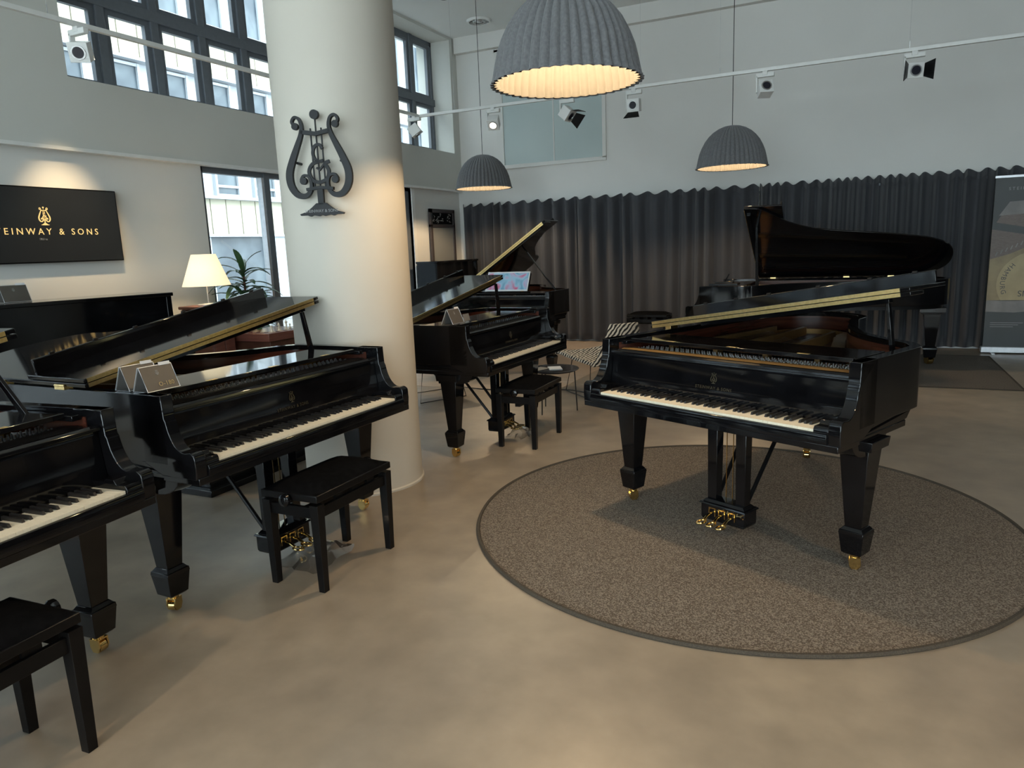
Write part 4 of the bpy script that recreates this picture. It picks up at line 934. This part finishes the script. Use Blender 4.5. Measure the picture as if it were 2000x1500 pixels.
# ------------------------------------------------------------------ cards, score, bags, ceiling vent
def tent(label, parent_T, x, y, z, rz, pose, txt=None, sc=1.0):
    pu, pv, pr_ = pose; a = math.radians(pr_)
    wx, wy = pu+x*math.cos(a)-y*math.sin(a), pv+x*math.sin(a)+y*math.cos(a)
    t = thing('tent_card', label, 'card holder', (wx, wy, z), a+rz); t.scale = (sc,)*3
    for s, m in ((-1, M['card']), (1, M['cardgrey'])):
        MB().add([(-.075, s*.045, .004), (.075, s*.045, .004), (.075, s*.004, .10), (-.075, s*.004, .10), (-.075, s*.042, .002), (.075, s*.042, .002), (.075, s*.001, .098), (-.075, s*.001, .098)],
                 [(0, 1, 2, 3), (4, 7, 6, 5), (0, 4, 5, 1), (1, 5, 6, 2), (2, 6, 7, 3), (3, 7, 4, 0)]).build('panel', m, t, smooth=0)
        MB().tube([(-.077, s*.046, .003), (-.077, s*.003, .102), (.077, s*.003, .102), (.077, s*.046, .003)], .0018, 6, True).build('clear_edge', M['alu'], t)
    MB().box(-.077, .077, -.046, .046, 0, .003).build('base', M['plastic'], t, smooth=0)
    MB().add([(.015, -.0075, .100), (.070, -.0075, .100), (.070, -.0035, .113), (.015, -.0035, .113)], [(0, 1, 2, 3)]).build('tab', M['paper'], t, smooth=0)
    k_ = math.atan2(.096, .041); 
    def TP(p): # onto the front (-y) panel, u right, w up the slope
        return Vector((p.x, -.0468+.0410*(p.y/.1045)-.0006, .004+.096*(p.y/.1045)))
    if txt: text_mesh(txt, .026, .0, lambda p: TP(Vector((p.x+.02, p.y+.024, 0))), M['ink_gold'], 'lettering', t, 1.1)
    lb = MB(); lyre(lb, .022, lambda p: TP(Vector((p.x-.005, p.z+.066, 0)))+Vector((0, -p.y, 0)), .0004); lb.build('emblem', M['dim_white'], t, smooth=0)
    return t
tent('front tent card reading O-180 on the piano by the column', None, -.635, .300, .9945, 0, (-2.327, 2.664, 88.6), 'O-180')
tent('rear tent card standing behind the O-180 card', None, -.635, .415, .9945, 0, (-2.327, 2.664, 88.6))
tent('tent card on the piano behind the column', None, -.60, .34, .9945, 0, (-2.318, 5.164, 88.7), sc=1.05)
bk = tag(MB().box(-.04, .04, -.004, .004, 0, .055).build('price_card', M['cardgrey'], None, .001), 'small grey card standing beside the tent card, behind the column', 'card')
bk.location = (-2.318-.34, 5.164-.40, .994); bk.rotation_euler = (-.25, 0, math.radians(88.7))
tent('grey tent card on the closed upright piano at the left edge', None, -.32, .40, 1.266, .1, (-5.33, 3.58, 80), sc=1.25)
a6 = math.radians(-2.7)
sc_ = thing('picture_score', 'white sheet with blue and pink picture on the rear music desk', 'sheet', (-4.047+.06*math.cos(a6)-.325*math.sin(a6), 7.826+.06*math.sin(a6)+.325*math.cos(a6), .998), a6)
Tl = lambda p: Vector((p.x, p.y+p.z*.45, p.z))
MB().box(-.30, .30, -.004, 0, 0, .235, Tl).build('sheet', M['paper'], sc_, smooth=0)
MB().box(-.285, .285, -.0055, -.004, .02, .22, Tl).build('picture', M['art'], sc_, smooth=0)
def bag(label, pose, x, y, seed, sx=.17, sy=.13):
    pu, pv, pr_ = pose; a = math.radians(pr_); rn = random.Random(seed); n = 9; vs = []; fs = []
    for j in range(n):
        for i in range(n):
            u_, v_ = -1+2*i/(n-1), -1+2*j/(n-1); vs.append((u_*sx*(1+rn.uniform(-.08, .08)), v_*sy*(1+rn.uniform(-.1, .1)), .012+.075*max(0, 1-u_*u_)*max(0, 1-v_*v_)+rn.uniform(0, .022)))
    for j in range(n-1):
        for i in range(n-1): fs.append((j*n+i, j*n+i+1, (j+1)*n+i+1, (j+1)*n+i))
    o = MB().add(vs, fs).build('plastic_bag', M['plastic'], None, smooth=20)
    o.location = (pu+x*math.cos(a)-y*math.sin(a), pv+x*math.sin(a)+y*math.cos(a), 0); o.rotation_euler = (0, 0, a)
    tag(o, label, 'plastic bag')
bag('crumpled clear plastic around the pedals of the piano by the column', (-2.327, 2.664, 88.6), -.02, .10, 3)
bag('crumpled clear plastic by the pedals of the piano behind the column', (-2.318, 5.164, 88.7), 0, .12, 5, .12, .09)
cv_ = thing('ceiling_diffuser', 'round white ceiling diffuser near the rear corner', 'vent', (-5.31, 10.34, ZC-.03))
MB().lathe([(.19, .03), (.18, 0), (.15, 0), (.15, .03)], 40, cap=False).build('ring', M['white'], cv_)
MB().lathe([(.10, .02), (.09, .0), (.07, 0)], 32, cap=False).build('ring', M['steel'], cv_); MB().lathe([(.04, .02), (.03, 0), (.001, 0)], 24, cap=False).build('cone', M['steel'], cv_)
for k_ in range(10):
    a = k_*PI/5; MB().box(.07, .15, -.004, .004, .005, .02).build('vane', M['steel'], cv_, smooth=0).rotation_euler = (0, 0, a)
cc = MB().tube(crom([(-5.05, 8.35, ZC-.01), (-5.0, 8.5, ZC-.20), (-4.86, 8.55, ZC-.27), (-4.70, 8.60, ZC-.2), (-4.62, 8.7, ZC-.01)], 6), .006, 6).build('ceiling_cable', M['wire'], None)
tag(cc, 'black cable loop hanging from the ceiling above the track', 'cable')
# music stand-like folded desk on the concert grand
fd = tag(MB().box(-.16, .16, -.10, .10, 0, .025).box(-.10, .10, -.05, .05, .025, .04).tube([(0, 0, .04), (.05, .0, .13)], .008, 6).build('folded_desk', M['blacksat'], None, .003), 'small black box with raised stick on top of the concert grand', 'box')
fd.location = (-1.38, 8.85, 1.002); fd.location = (-1.80+.40, 9.30-.62+.0, 1.004)
